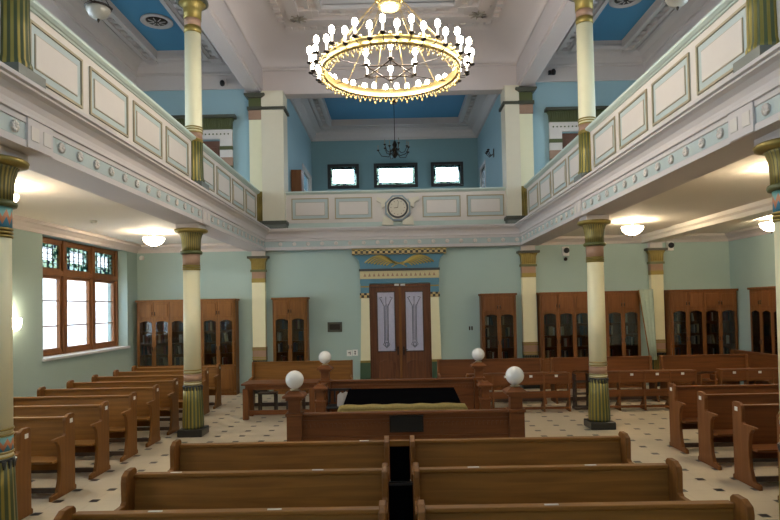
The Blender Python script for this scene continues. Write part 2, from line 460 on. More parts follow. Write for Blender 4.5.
# heavy ornate cornice of the nave ceiling
mb = MB()
for (x0, x1, y0, y1, z0) in ((-2.45, 2.45, 14.0, 14.25, 8.95), (-2.45, -2.2, -2, 14.0, 8.95), (2.2, 2.45, -2, 14.0, 8.95), (-2.3, 2.3, 13.82, 14.0, 8.90), (-2.3, -2.05, -2, 13.9, 8.90), (2.05, 2.3, -2, 13.9, 8.90)):
    mb.box(x0, x1, y0, y1, z0, ZN)
for i in range(17):
    x = -2.4+.3*i; mb.box(x-.07, x+.07, 14.25, 14.4, 8.93, ZN)
for i in range(54):
    y = -1.9+.3*i
    for s in (-1, 1): mb.box(min(s*2.45, s*2.6), max(s*2.45, s*2.6), y-.07, y+.07, 8.93, ZN)
for s in (-1, 1):                                 # raised corner fields with leaf relief
    for (w0, w1, zz) in ((.0, .08, .08),):
        x0, x1 = sorted((s*1.75, s*2.35)); mb.box(x0, x1, 13.45, 13.98, 8.93, ZN)
struct(mb, 'trim_nave_cornice', 'nave')
mb = MB()
for s in (-1, 1):
    for k in range(8):
        a = k*PI/4
        c = Vector((s*2.07, 13.72, 8.89))
        mb.tube([c+Vector((math.cos(a)*.03, math.sin(a)*.03, 0)), c+Vector((math.cos(a)*.2, math.sin(a)*.2, -.01))], .03, 6, r2=.012)
struct(mb, 'trim_leaf_relief', 'leaf')
# balcony room ceiling
coffer('ceiling_balcony', RX0-.3, RX1+.3, YB+.3, RY+.3, 8.6, -2.05, 2.35, 16.6, 20.7)
mb = MB(); prof = [(0, 8.25), (.06, 8.25), (.08, 8.32), (.2, 8.42), (.22, 8.5), (.4, 8.55), (.4, 8.6), (0, 8.6)]
mb.sweep(prof, lambda d: ((RX0+d, YB+.3), (RX0+d, RY-d)))
mb.sweep(prof, lambda d: ((RX0+d, RY-d), (RX1-d, RY-d)))
mb.sweep(prof, lambda d: ((RX1-d, RY-d), (RX1-d, YB+.3)))
struct(mb, 'trim_balcony_cornice', 'white')
# cornice under the low side ceilings
prof = [(0, 3.72), (.04, 3.72), (.06, 3.78), (.14, 3.84), (.2, 3.86), (.2, ZC+.01), (0, ZC+.01)]
mb = MB()
mb.sweep(prof, lambda d: ((XL+d, YF), (XL+d, YB-d)))
mb.sweep(prof, lambda d: ((XL+d, YB-d), (-3.3, YB-d)))
struct(mb, 'trim_low_cornice_left', 'white')
mb = MB()
mb.sweep(prof, lambda d: ((3.3, YB-d), (XR-d, YB-d)))
mb.sweep(prof, lambda d: ((XR-d, YB-d), (XR-d, YF)))
struct(mb, 'trim_low_cornice_right', 'white')
struct(MB().prism([(6.45, ZC+.01), (6.45, 3.84), (6.5, 3.8), (6.5, 3.72), (6.92, 3.72), (6.92, 3.8), (6.97, 3.84), (6.97, ZC+.01)], 1, YF, YB), 'trim_side_beam', 'ceil')

# ------------------------------------------------------------------ gallery fronts
# distance d is measured from the parapet face toward the middle of the hall
FASCIA = [(-.30, 3.71), (.2, 3.71), (.2, 3.775), (.185, 3.78), (.185, 3.93), (.2, 3.935), (.2, 3.985), (.225, 3.99), (.225, 4.02), (.21, 4.03),
          (.215, 4.07), (.24, 4.12), (.29, 4.16), (.34, 4.18), (.34, 4.2), (.37, 4.21), (.37, 4.245), (.30, 4.26), (-.30, 4.26)]
BLUEBAND = [(.187, 3.782), (.19, 3.782), (.19, 3.928), (.187, 3.928)]
def gallery_front(name, label, fn, along, normal, panels, ros, x_of=None):
    """fn(d)->((x0,y0),(x1,y1)); along/normal: unit 2D vectors; o: point on parapet face at s=0"""
    r = empty(name, (0, 0, 0), label, 'gallery front')
    MB().sweep(FASCIA, fn).build('fascia', 'white', r)
    MB().sweep(BLUEBAND, fn).build('frieze_band', 'paleblue', r)
    MB().sweep([(-.14, 4.25), (-.012, 4.25), (-.012, 4.42), (-.14, 4.42)], fn).build('plinth', 'palegreen', r)
    MB().sweep([(-.14, 4.42), (0, 4.42), (0, 5.18), (-.14, 5.18)], fn).build('parapet', 'cream_white', r)
    MB().sweep([(-.20, 5.17), (.02, 5.17), (.03, 5.185), (.05, 5.19), (.08, 5.215), (.08, 5.25), (-.20, 5.25)], fn).build('handrail', 'palegreen', r)
    def P(s, d, z): return (along[2] + along[0]*s + normal[0]*d, along[3] + along[1]*s + normal[1]*d, z)
    def rbox(mb, s0, s1, d0, d1, z0, z1):
        a = P(s0, d0, z0); b = P(s1, d1, z1)
        mb.box(min(a[0], b[0]), max(a[0], b[0]), min(a[1], b[1]), max(a[1], b[1]), z0, z1)
    for (s0, s1) in panels:
        mb = MB(); z0, z1 = 4.51, 5.075
        rbox(mb, s0, s1, -.01, .004, z0, z1)
        p = mb.build('panel', 'paleblue', r)
        mb = MB(); t = .028
        rbox(mb, s0, s1, .003, .022, z0, z0+t); rbox(mb, s0, s1, .003, .022, z1-t, z1)
        rbox(mb, s0, s0+t, .003, .022, z0+t, z1-t); rbox(mb, s1-t, s1, .003, .022, z0+t, z1-t)
        mb.build('panel_moulding', 'goldline', p)
        mb = MB(); rbox(mb, s0+.075+t, s1-.075-t, .003, .012, z0+.08+t, z1-.08-t)
        mb = mb; mb.build('panel_centre_moulding', 'goldline', p)
        mb = MB(); rbox(mb, s0+.085+t, s1-.085-t, .011, .017, z0+.09+t, z1-.09-t); mb.build('panel_centre', 'cream_white', p)
    proto = None
    for s in ros:
        if proto is None:
            mb = MB()
            nx, ny = normal; tx, ty = along[0], along[1]
            for k in range(8):
                a = k*PI/4; ca, sa = math.cos(a), math.sin(a)
                c = Vector((tx*ca*.048+nx*.005, ty*ca*.048+ny*.005, sa*.048))
                e = Vector((tx*ca*.012+nx*.012, ty*ca*.012+ny*.012, sa*.012))
                mb.tube([e, c], 0.014, 6, r2=.023)
            mb.ball((nx*.014, ny*.014, 0), .02, 8, 5)
            proto = mb.build('rosette', 'cream_white', r, loc=P(s, .19, 3.855))
        else:
            o = proto.copy(); COL.objects.link(o); o.location = P(s, .19, 3.855)
    for s in x_of or []:                           # blank blocks above the columns
        mb = MB(); rbox(mb, s-.2, s+.2, .15, .215, 3.715, 3.985); b = mb.build('block', 'white', r)
        for q in (-.1, .1):
            mb = MB(); rbox(mb, s+q-.06, s+q+.06, .2, .222, 3.79, 3.92); mb.build('block_panel', 'cream_white', b)
    return r
SP = []
for c in CY + [15.6]:
    a = c - 5 + .13+.02
    for i in range(4): SP.append((a+.0+i*1.17, a+i*1.17+1.0))
SP = [p for p in SP if p[0] > -2.9]
rosy = []
for c in (5.6, 10.6, 15.6):
    for i in range(13): rosy.append(c-5+.37+i*.355)
rosy = [q for q in rosy if q > .6 and abs(q-5.6) > .25]
PY = 15.7                                          # parapet face of the back balcony
gallery_front('gallery_front', 'long cream and pale blue panelled gallery front along the left side of the hall',
              lambda d: ((-3.5+d, YF), (-3.5+d, PY-d)), (0, 1, -3.5, 0), (1, 0), SP, rosy, CY)
gallery_front('gallery_front', 'long cream and pale blue panelled gallery front along the right side of the hall',
              lambda d: ((3.5-d, YF), (3.5-d, PY-d)), (0, 1, 3.5, 0), (-1, 0), SP, rosy, CY)
gallery_front('gallery_front', 'short balcony front carrying the clock across the back of the hall',
              lambda d: ((-3.5+d, PY-d), (3.5-d, PY-d)), (1, 0, 0, PY), (0, -1),
              [(-2.64, -1.66), (-1.5, -.52), (.80, 1.80), (1.96, 2.94)], [CX-3.06+.36*i for i in range(18)])

# clock on the balcony front
k = empty('wall_clock', (CX-.0, PY-.02, 4.76), 'round clock with cream face in an octagonal surround on the balcony front', 'clock')
mb = MB(); R = .36
mb.prism([(R*math.cos(PI/8+i*PI/4), R*math.sin(PI/8+i*PI/4)) for i in range(8)], 1, -.08, .02); mb.build('octagon_surround', 'greygreen2', k)
mb = MB(); mb.prism([(.31*math.cos(PI/8+i*PI/4), .31*math.sin(PI/8+i*PI/4)) for i in range(8)], 1, -.095, -.075); mb.build('surround_inset', 'pier', k)
def disc(r, y0, y1, n=40): return MB().prism([(r*math.cos(2*PI*i/n), r*math.sin(2*PI*i/n)) for i in range(n)], 1, y0, y1)
disc(.275, -.12, -.09).build('clock_rim', 'black', k)
disc(.225, -.128, -.115).build('clock_face', 'face', k)
mb = MB()
for i in range(12):
    a = i*PI/6; c, s = math.cos(a), math.sin(a)
    mb.tube([(c*.165, -.131, s*.165), (c*.195, -.131, s*.195)], .006, 4)
mb.build('hour_marks', 'iron', k)
MB().tube([(0, -.135, 0), (-.10, -.135, -.01)], .007, 5).build('hour_hand', 'iron', k)
MB().tube([(0, -.138, 0), (.02, -.138, .16)], .005, 5).build('minute_hand', 'iron', k)
for sx in (-1, 1):
    mb = MB()
    mb.prism([(sx*.28, .24), (sx*.55, .30), (sx*.55, .20), (sx*.44, .14), (sx*.42, .0), (sx*.34, .05)], 1, -.06, .01)
    mb.build('scroll', 'pier', k)
    mb = MB(); mb.prism([(sx*.12, -.33), (sx*.2, -.28), (sx*.38, -.2), (sx*.42, -.44), (sx*.12, -.44)], 1, -.06, .01)
    mb.build('foot_scroll', 'pier', k)

# ------------------------------------------------------------------ columns
def lower_column(x, y, label, zig):
    r = empty('column', (x, y, 0), label, 'column', 'gilded columns of the hall' if 0 else None)
    MB().box(-.215, .215, -.215, .215, 0, .13).build('base', 'blackstone', r, bevel=.015)
    MB().lathe([(.17, .13), (.18, .16), (.178, .3), (.165, .6), (.155, .86)], n=90, flute=(18, .025)).build('lotus_base', 'flutes', r)
    mb = MB()
    for i in range(18):
        a = 2*PI*(i+.5)/18
        mb.tube([(.158*math.cos(a), .158*math.sin(a), .79), (.158*math.cos(a), .158*math.sin(a), .865)], .008, 5, r2=.021)
    mb.lathe([(.15, .855), (.163, .86), (.163, .875), (.15, .88)], n=40)
    mb.build('lotus_teeth', 'blackstone', r)
    mb = MB()
    for z in (.885, .925, 1.085, 1.135): mb.lathe([(.145, z), (.158, z+.004), (.158, z+.018), (.145, z+.022)], n=40)
    mb.build('base_rings', 'gold', r)
    MB().lathe([(.15, .95), (.15, 1.08)], n=40).build('base_band', 'zig2' if zig else 'salmon', r)
    MB().lathe([(.149, .87), (.149, .95)], n=40).build('base_neck', 'cream', r)
    MB().lathe([(.149, 1.08), (.142, 2.9)], n=40).build('shaft', 'cream', r)
    mb = MB()
    for i in range(3): mb.lathe([(.138, 2.9+i*.034), (.156, 2.905+i*.034), (.156, 2.922+i*.034), (.138, 2.929+i*.034)], n=40)
    mb.build('neck_rings', 'gold', r)
    MB().lathe([(.147, 2.98), (.15, 3.19)], n=40).build('neck_band', 'zig' if zig else 'salmon', r)
    MB().lathe([(.155, 3.185), (.185, 3.19), (.195, 3.215), (.185, 3.24), (.155, 3.25)], n=40).build('collar', 'olive', r)
    MB().lathe([(.158, 3.24), (.16, 3.36), (.17, 3.46), (.19, 3.53), (.215, 3.57)], n=90, flute=(30, .02)).build('bell_capital', 'reeds', r)
    MB().lathe([(.22, 3.555), (.28, 3.575), (.29, 3.61), (.27, 3.63)], n=40).build('abacus', 'gold', r)
    MB().box(-.2, .2, -.2, .2, 3.63, 3.715).build('impost', 'white', r)
    return r
def upper_column(x, y, label):
    r = empty('column', (x, y, 4.245), label, 'column')
    MB().box(-.22, .2, -.21, .21, 0, .205).build('pedestal', 'greygreen', r) if x < 0 else MB().box(-.2, .22, -.21, .21, 0, .205).build('pedestal', 'greygreen', r)
    MB().lathe([(.155, .205), (.175, .22), (.175, .26), (.16, .3), (.152, .6), (.15, .93)], n=90, flute=(18, .025)).build('lotus_base', 'flutes', r)
    mb = MB()
    for z in (.93, .96, 1.09, 1.14, 1.18): mb.lathe([(.14, z), (.158, z+.004), (.158, z+.024), (.14, z+.028)], n=40)
    mb.build('base_rings', 'gold', r)
    MB().lathe([(.148, .98), (.148, 1.1)], n=40).build('base_band', 'salmon', r)
    MB().lathe([(.146, 1.1), (.146, 1.2), (.14, 2.89)], n=40).build('shaft', 'cream', r)
    MB().lathe([(.148, 2.89), (.15, 3.01)], n=40).build('neck_ring', 'gold', r)
    MB().lathe([(.145, 3.01), (.145, 3.15)], n=40).build('neck_band', 'salmon', r)
    MB().lathe([(.153, 3.14), (.153, 3.3), (.165, 3.37), (.24, 3.43)], n=90, flute=(30, .015)).build('bell_capital', 'gold', r)
    MB().lathe([(.25, 3.425), (.28, 3.44), (.28, 3.48), (.25, 3.49)], n=40).build('abacus', 'darkgrey', r)
    MB().box(-.2, .2, -.2, .2, 3.49, 3.61).build('impost', 'nave', r)
    return r
nm_ = {0: 'behind the viewpoint', 1: 'nearest the viewer', 2: 'farther into the hall, rising among the pews'}
for i, y in enumerate(CY):
    if i == 0: continue
    for sx, sd in ((-1, 'left'), (1, 'right')):
        cx_, y_ = (3.57, y) if i == 2 else (3.67, 5.5)
        lower_column(sx*cx_, y_, ('cream column with gilded capital and lotus base on the %s, %s' % (sd, nm_[i])), True if i == 1 else False)
        upper_column(sx*3.5, y_, 'slender upper cream column standing on the %s gallery front, %s' % (sd, 'cut by the picture top corner' if i == 1 else 'the farther one, seen almost whole'))

# pilasters on the back wall, lower storey
def low_pilaster(x, w, label, y=YB, col='cream'):
    r = empty('pilaster', (x, y, 0), label, 'pilaster')
    h = w/2; f = -.15
    MB().box(-h-.03, h+.03, f-.03, 0, 0, .13).build('base', 'blackstone', r)
    mb = MB()
    for i in range(8):
        a = -h + i*w/8; mb.box(a+.008, a+w/8-.008, f-.015, f+.02, .13, .80)
    mb.build('lotus_reeds', 'gold', r)
    MB().box(-h, h, f, 0, .13, .86).build('lotus_base', 'green', r)
    MB().box(-h-.004, h+.004, f-.006, 0, .86, 1.2).build('base_band', 'salmon', r)
    mb = MB()
    for z in (.87, .92, 1.12, 1.17): mb.box(-h-.012, h+.012, f-.018, 0, z, z+.028)
    mb.build('base_rings', 'gold', r)
    mb = MB()
    for i in range(8): a = -h+(i+.5)*w/8; mb.prism([(a-.006, .76), (a+.006, .76), (a+.018, .86), (a-.018, .86)], 1, f-.02, f)
    mb.build('lotus_teeth', 'blackstone', r)
    MB().box(-h, h, f, 0, 1.2, 2.88).build('shaft', col, r)
    MB().box(-h-.005, h+.005, f-.01, 0, 2.88, 2.99).build('neck_ring', 'gold', r)
    MB().box(-h, h, f, 0, 2.99, 3.16).build('neck_band', 'salmon', r)
    MB().box(-h-.03, h+.03, f-.03, 0, 3.16, 3.22).build('collar', 'olive', r)
    mb = MB(); mb.prism([(-h-.0, 3.22), (h, 3.22), (h+.01, 3.42), (h+.06, 3.51), (-h-.06, 3.51), (-h-.01, 3.42)], 1, f-.03, 0)
    for i in range(7):
        a = -h+.02 + i*(w-.04)/6
        mb.tube([(a, f-.03, 3.24), (a, f-.035, 3.4), (a+(a/h)*.03, f-.06, 3.5)], .012, 6)
    mb.build('bell_capital', 'gold', r)
    MB().box(-h-.1, h+.1, f-.09, 0, 3.51, 3.57).build('abacus', 'darkgrey', r)
    MB().box(-h, h, f, 0, 3.57, 3.72).build('impost', 'white', r)
    return r
low_pilaster(-3.52, .34, 'cream pilaster on the back wall between the wide left bookcase and the single one')
low_pilaster(3.52, .36, 'cream pilaster on the back wall right of the door between two bookcases')
low_pilaster(6.84, .32, 'yellowish cream pilaster under the side beam between the two right bookcases')
# upper pilasters flanking the balcony
for sx, sd, (w0, w1), (n0, n1) in ((-1, 'left', (-3.35, -2.78), (-3.68, -3.35)), (1, 'right', (2.98, 3.35), (3.35, 3.70))):
    r = empty('pilaster', (0, 15.6, 4.245), 'tall cream pier with dark green bands on the %s of the balcony opening' % sd, 'pilaster')
    MB().box(w0-.02, w1+.04, -.22, .45, .0, .14).build('pedestal', 'greygreen', r)
    MB().box(w0-.05, w1+.06, -.25, .45, .12, .21).build('pedestal_top', 'darkgrey', r)
    MB().box(w0, w1, -.15, .45, .205, 3.62).build('wide_shaft', 'pier', r)
    MB().box(w0-(.06 if sx > 0 else 0), w1+(.06 if sx < 0 else 0), -.2, .45, 3.12, 3.19).build('wide_collar', 'darkgrey', r)
    MB().box(n0, n1, -.1, .15, 1.0, 2.88).build('narrow_shaft', 'cream', r)
    mb = MB()
    for i in range(6):
        a = n0 + .03 + i*(n1-n0-.06)/5; mb.tube([(a, -.1, .2), (a, -.11, .85)], .03, 8)
    mb.build('lotus_reeds', 'gold', r)
    MB().box(n0+.01, n1-.01, -.1, .15, .2, 1.0).build('narrow_base', 'gold', r)
    MB().box(n0-.01, n1+.01, -.12, .15, 2.88, 3.13).build('salmon_band', 'salmon', r)
    MB().box(n0-.03, n1+.03, -.2, .15, 3.12, 3.2).build('collar', 'darkgrey', r)
    MB().box(n0, n1, -.14, .15, 3.2, 3.45).build('olive_capital', 'olive', r)
    MB().prism([(n0, 3.43), (n1, 3.43), (n1+.1, 3.5), (n1+.1, 3.54), (n0-.1, 3.54), (n0-.1, 3.5)], 1, -.24, .15).build('abacus', 'darkgrey', r)

# ------------------------------------------------------------------ windows
def big_window(x, y0, y1, n):
    """three-light wooden window in the left wall: stained tops, clear lower panes"""
    r = bpy.data.objects.new('window_%d' % n, None); COL.objects.link(r); r['kind'] = 'structure'; r.location = (x, 0, 0)
    z0, z1, zt = 1.33, 3.73, 3.02
    w = (y1-y0)/3
    mb = MB(); t = .07
    mb.box(-.1, .02, y0, y1, z0, z0+.07); mb.box(-.1, .02, y0, y1, z1-.07, z1)
    for i in range(4):
        yy = y0+i*w; mb.box(-.1, .05, yy-(.0 if i == 0 else .07), yy+(.0 if i == 3 else .07), z0, z1)
    mb.box(-.1, .045, y0, y1, zt-.05, zt+.06)
    mb.build('window_frame', 'win', r, bevel=.006)
    for i in range(3):
        a, b = y0+i*w+.07, y0+(i+1)*w-.07
        for (za, zb, nmx) in ((z0+.07, zt-.05, 'casement'), (zt+.06, z1-.07, 'top_light')):
            mb = MB(); s = .065 if nmx == 'casement' else .045
            mb.box(-.07, 0, a, b, za, za+s); mb.box(-.07, 0, a, b, zb-s, zb); mb.box(-.07, 0, a, a+s, za+s, zb-s); mb.box(-.07, 0, b-s, b, za+s, zb-s)
            if nmx == 'casement':
                for q in (1, 2):
                    zz = za + (zb-za)*q/3; mb.box(-.05, -.03, a+s, b-s, zz-.013, zz+.013)
            c = mb.build(nmx, 'win', r)
            ya, yb, zc, zd = a+s, b-s, za+s, zb-s
            if nmx == 'casement':
                MB().box(-.042, -.038, ya, yb, zc, zd).build('pane', 'clearglass', c)
                MB().box(0, .015, (a+b)/2-.3, (a+b)/2-.28, za+.6, za+.75).build('latch', 'iron', c) if i == 0 else None
            else:
                by, bz = (yb-ya)*.24, (zd-zc)*.2
                MB().box(-.042, -.038, ya+by, yb-by, zc+bz*1.6, zd-bz*.8).build('pane', 'clearglass', c)
                mb = MB(); mb.box(-.042, -.038, ya, yb, zc, zc+bz*1.6); mb.box(-.042, -.038, ya, yb, zd-bz*.8, zd)
                mb.box(-.042, -.038, ya, ya+by, zc+bz*1.6, zd-bz*.8); mb.box(-.042, -.038, yb-by, yb, zc+bz*1.6, zd-bz*.8)
                mb.build('stained_border', 'stained', c)
                mb = MB()
                for k in range(1, 5): yy = ya+(yb-ya)*k/5; mb.box(-.05, -.03, yy-.006, yy+.006, zc, zd)
                for k in range(1, 5): zz = zc+(zd-zc)*k/5; mb.box(-.05, -.03, ya, yb, zz-.006, zz+.006)
                mb.build('leading', 'lead', c)
    # inner sill
    o = MB().box(-.05, .34, y0-.04, y1+.03, 1.27, 1.325).build('window_sill', 'sill', r, bevel=.01)
    portal((XL-.48, (y0+y1)/2, 2.52), (0, -PI/2, 0), 2.4, y1-y0)
for i, (a, b) in enumerate(WINS): big_window(-7.03, a, b, i+1)
def lattice_window(name, axis, p, a0, a1, z0, z1, mat='black', cells=(6, 3), pane='stained', sill=False, face=1):
    """a framed leaded window: axis 1 = in a wall facing -y, axis 0 = in a wall facing x"""
    r = bpy.data.objects.new(name, None); COL.objects.link(r); r['kind'] = 'structure'
    c = ((a0+a1)/2, (z0+z1)/2)
    r.location = (c[0], p, c[1]) if axis == 1 else (p, c[0], c[1])
    w, h = (a1-a0)/2, (z1-z0)/2
    def bx(mb, u0, u1, d0, d1, za, zb):
        if axis == 1: mb.box(u0, u1, d0, d1, za, zb)
        else: mb.box(d0, d1, u0, u1, za, zb)
    mb = MB(); t = .1
    bx(mb, -w, w, -.06, .08, -h, -h+t); bx(mb, -w, w, -.06, .08, h-t, h); bx(mb, -w, -w+t, -.06, .08, -h+t, h-t); bx(mb, w-t, w, -.06, .08, -h+t, h-t)
    mb.build('window_frame', mat, r)
    mb = MB(); bx(mb, -w+t, w-t, 0, .005, -h+t, h-t); mb.build('pane', 'clearglass', r)
    bd = .09                                       # coloured border quarries
    mb = MB()
    for q in ((-w+t, w-t, -h+t, -h+t+bd), (-w+t, w-t, h-t-bd, h-t), (-w+t, -w+t+bd, -h+t+bd, h-t-bd), (w-t-bd, w-t, -h+t+bd, h-t-bd)):
        bx(mb, q[0], q[1], -.008, -.004, q[2], q[3])
    mb.build('stained_border', 'stained', r)
    mb = MB()
    for i in range(1, cells[0]*2): u = -w+t+(2*w-2*t)*i/(cells[0]*2); bx(mb, u-.008, u+.008, -.014, .0, -h+t, -h+t+bd); bx(mb, u-.008, u+.008, -.014, 0, h-t-bd, h-t)
    for i in range(1, cells[1]): z = -h+t+(2*h-2*t)*i/cells[1]; bx(mb, -w+t, w-t, -.012, 0, z-.008, z+.008)
    for i in range(1, cells[0]): u = -w+t+(2*w-2*t)*i/cells[0]; bx(mb, u-.007, u+.007, -.012, 0, -h+t, h-t)
    mb.build('leading', 'lead', r)
    return r
for i, (a, b) in enumerate(BW):
    lattice_window('window_%d' % (4+i), 1, RY-.02, a, b, 6.5, 7.38, cells=(8 if i == 1 else 6, 4))
    portal(((a+b)/2, RY+.28, 6.94), (-PI/2, 0, 0), b-a, .8)
lattice_window('window_7', 0, RX0-.05, 19.4, 21.4, 6.0, 6.9, mat='white')
lattice_window('window_8', 0, RX1+.05, 20.0, 21.3, 5.6, 7.05, mat='white')
portal((RX0-.28, 20.4, 6.45), (0, -PI/2, 0), .9, 2.0); portal((RX1+.28, 20.65, 6.3), (0, PI/2, 0), 1.4, 1.3)
for s in (-1, 1):
    for j, (a, b) in enumerate(UW):
        lattice_window('window_%d' % (9+j+(4 if s > 0 else 0)), 0, s*6.9, a, b, 5.0, 7.4, mat='win', cells=(4, 5))
        portal((s*7.12, (a+b)/2, 6.2), (0, s*PI/2, 0), 2.4, b-a)

for i, (a, b, za, zb) in enumerate(FW):  # added windows out of view, for extra daylight on the middle pews
    lattice_window('window_%d' % (17+i), 1, YF-.15, a, b, za, zb, mat='win', cells=(4, 5))
    portal(((a+b)/2, YF-.28, (za+zb)/2), (PI/2, 0, 0), b-a, zb-za)
# ------------------------------------------------------------------ door and Egyptian surround
dr = bpy.data.objects.new('door_1', None); COL.objects.link(dr); dr.location = (CX+.01, YB-.02, 0); dr['kind'] = 'structure'
mb = MB(); mb.box(-.82, -.76, -.04, .12, 0, 2.78); mb.box(.76, .82, -.04, .12, 0, 2.78); mb.box(-.76, .76, -.04, .12, 2.71, 2.78)
mb.build('door_frame', 'door', dr)
for s in (-1, 1):
    x0, x1 = (-.76, -.01) if s < 0 else (.01, .76)
    gx0, gx1 = (-.59, -.15) if s < 0 else (.15, .59)
    mb = MB()
    mb.box(x0, gx0, .0, .05, .01, 2.7); mb.box(gx1, x1, 0, .05, .01, 2.7); mb.box(gx0, gx1, 0, .05, .01, 1.02); mb.box(gx0, gx1, 0, .05, 2.57, 2.7)
    lf = mb.build('door_leaf', 'door', dr, bevel=.004)
    MB().box(gx0, gx1, .02, .035, 1.02, 2.57).build('frosted_pane', 'frosted', lf)
    mb = MB(); c = (gx0+gx1)/2                       # ornament etched on the pane
    for sg in (-1, 1):
        mb.tube([(c+sg*.05, .015, 1.25), (c+sg*.05, .015, 2.2)], .007, 5)
        mb.tube([(c+sg*.02, .015, 1.3), (c+sg*.02, .015, 2.25)], .005, 5)
        mb.tube([(c+sg*.05, .015, 2.2), (c+sg*.13, .015, 2.36), (c+sg*.17, .015, 2.42), (c+sg*.1, .015, 2.44)], .007, 5)
        mb.tube([(c+sg*.05, .015, 1.25), (c+sg*.09, .015, 1.2), (c, .015, 1.11)], .007, 5)
    mb.tube([(c+.04*math.cos(a*PI/6), .015, 1.2+.05*math.sin(a*PI/6)) for a in range(13)], .006, 5)
    mb.tube([(c, .015, 2.25), (c, .015, 2.45)], .006, 5)
    mb.build('pane_ornament', 'lead', lf)
    mb = MB(); t = .025
    for (a, b, z0, z1) in ((gx0-.02, gx1+.02, 1.0, 1.03), (gx0-.02, gx1+.02, 2.56, 2.59), (gx0-.025, gx0, 1.03, 2.56), (gx1, gx1+.025, 1.03, 2.56)): mb.box(a, b, -.015, .0, z0, z1)
    mb.build('glazing_bead', 'darkwood', lf)
    mb = MB(); pts = [(gx0, .2), (gx1, .2), (gx1, .72)]
    for i in range(1, 8): u = gx1 + (gx0-gx1)*i/8; pts.append((u, .72+.08*math.sin(PI*i/8)))
    pts.append((gx0, .72)); mb.prism(pts, 1, -.015, .01); mb.build('raised_panel', 'door', lf, bevel=.008)
    mb = MB(); hx = -.075 if s < 0 else .075
    mb.box(hx-.02, hx+.02, -.02, .0, .92, 1.14); mb.tube([(hx, -.02, 1.06), (hx, -.06, 1.06), (hx+s*.1, -.06, 1.06)], .009, 6)
    mb.build('door_handle', 'iron', lf)
MB().box(-.03, .03, -.03, .03, .01, 2.7).build('astragal', 'oakz', dr)
mb = MB(); mb.box(-.14, -.02, -.06, -.03, 2.73, 2.78); mb.box(.02, .14, -.06, -.03, 2.73, 2.78); mb.build('top_catch', 'paper', dr)
struct(MB().box(-1.2, 1.5, YB+.5, YB+.55, 0, 3), 'wall_lobby_door', 'darkwood')

ds = empty('door_surround', (CX+.01, YB, 0), 'painted Egyptian style doorway surround with golden wings above the double door', 'door surround')
for s in (-1, 1):
    def sx_(a, b): return sorted((s*a, s*b))
    MB().prism([(s*.80, .80), (s*1.05, .80), (s*1.01, 2.42), (s*.80, 2.42)], 1, -.12, 0).build('cream_jamb', 'cream', ds)
    MB().prism([(s*.80, 0), (s*1.08, 0), (s*1.06, .80), (s*.80, .80)], 1, -.13, 0).build('green_plinth', 'green', ds)
    a, b = sx_(.80, 1.06); MB().box(a, b, -.135, 0, .74, .80).build('plinth_line', 'gold', ds)
    a, b = sx_(.80, 1.04); MB().box(a, b, -.14, 0, 2.42, 2.55).build('checker_block', 'dentil', ds)
    a, b = sx_(.80, 1.02); MB().box(a, b, -.12, 0, 2.55, 2.80).build('blue_jamb_head', 'bluepaint', ds)
    MB().box(a, b, -.125, 0, 2.70, 2.735).build('gold_line', 'gold', ds)
MB().box(-1.03, 1.03, -.12, 0, 2.80, 2.92).build('blue_lintel', 'bluepaint', ds)
cl = MB().box(-1.03, 1.03, -.14, 0, 2.92, 3.12).build('cream_lintel', 'cream2', ds)
mb = MB()
for i in range(16):
    x = -.9+i*.12; mb.prism([(x-.035, 2.98), (x+.035, 2.98), (x, 3.07)], 1, -.147, -.13)
mb.build('triangle_row', 'salmon', cl)
MB().box(-1.05, 1.05, -.17, 0, 3.12, 3.18).build('black_band', 'black', ds)
mb = MB(); pr = [(0, 3.18), (-.12, 3.18), (-.12, 3.3), (-.14, 3.42), (-.22, 3.53), (-.22, 3.55), (0, 3.55)]
n0 = len(mb.v)
fl = [(1.02, 3.18), (1.03, 3.3), (1.06, 3.42), (1.17, 3.53), (1.17, 3.55)]
pts = [(-x, z) for x, z in fl] + [(x, z) for x, z in reversed(fl)]
mb.prism(pts, 1, -.14, 0); cav = mb.build('blue_cavetto', 'bluepaint', ds)
mb = MB()                                            # winged ornament
for s in (-1, 1):
    for k in range(8):
        r0 = .84 - k*.08
        pp = []
        for j in range(9):
            t = j/8
            pp.append((s*(.06 + r0*t), -.155, 3.28 + .24*(r0/.84)*math.sin(PI*min(1, t*1.0)*.92) - .02*t*k*.3))
        mb.tube(pp, .019, 5)
    mb.tube([(s*-.14, -.16, 3.36), (s*.1, -.16, 3.28), (s*.2, -.16, 3.22)], .014, 5)
mb.build('golden_wings', 'wing', cav)
MB().box(-1.22, 1.22, -.24, 0, 3.55, 3.67).build('checker_cornice', 'dentil', ds)
MB().box(-1.23, 1.23, -.25, 0, 3.665, 3.69).build('cornice_cap', 'gold', ds)

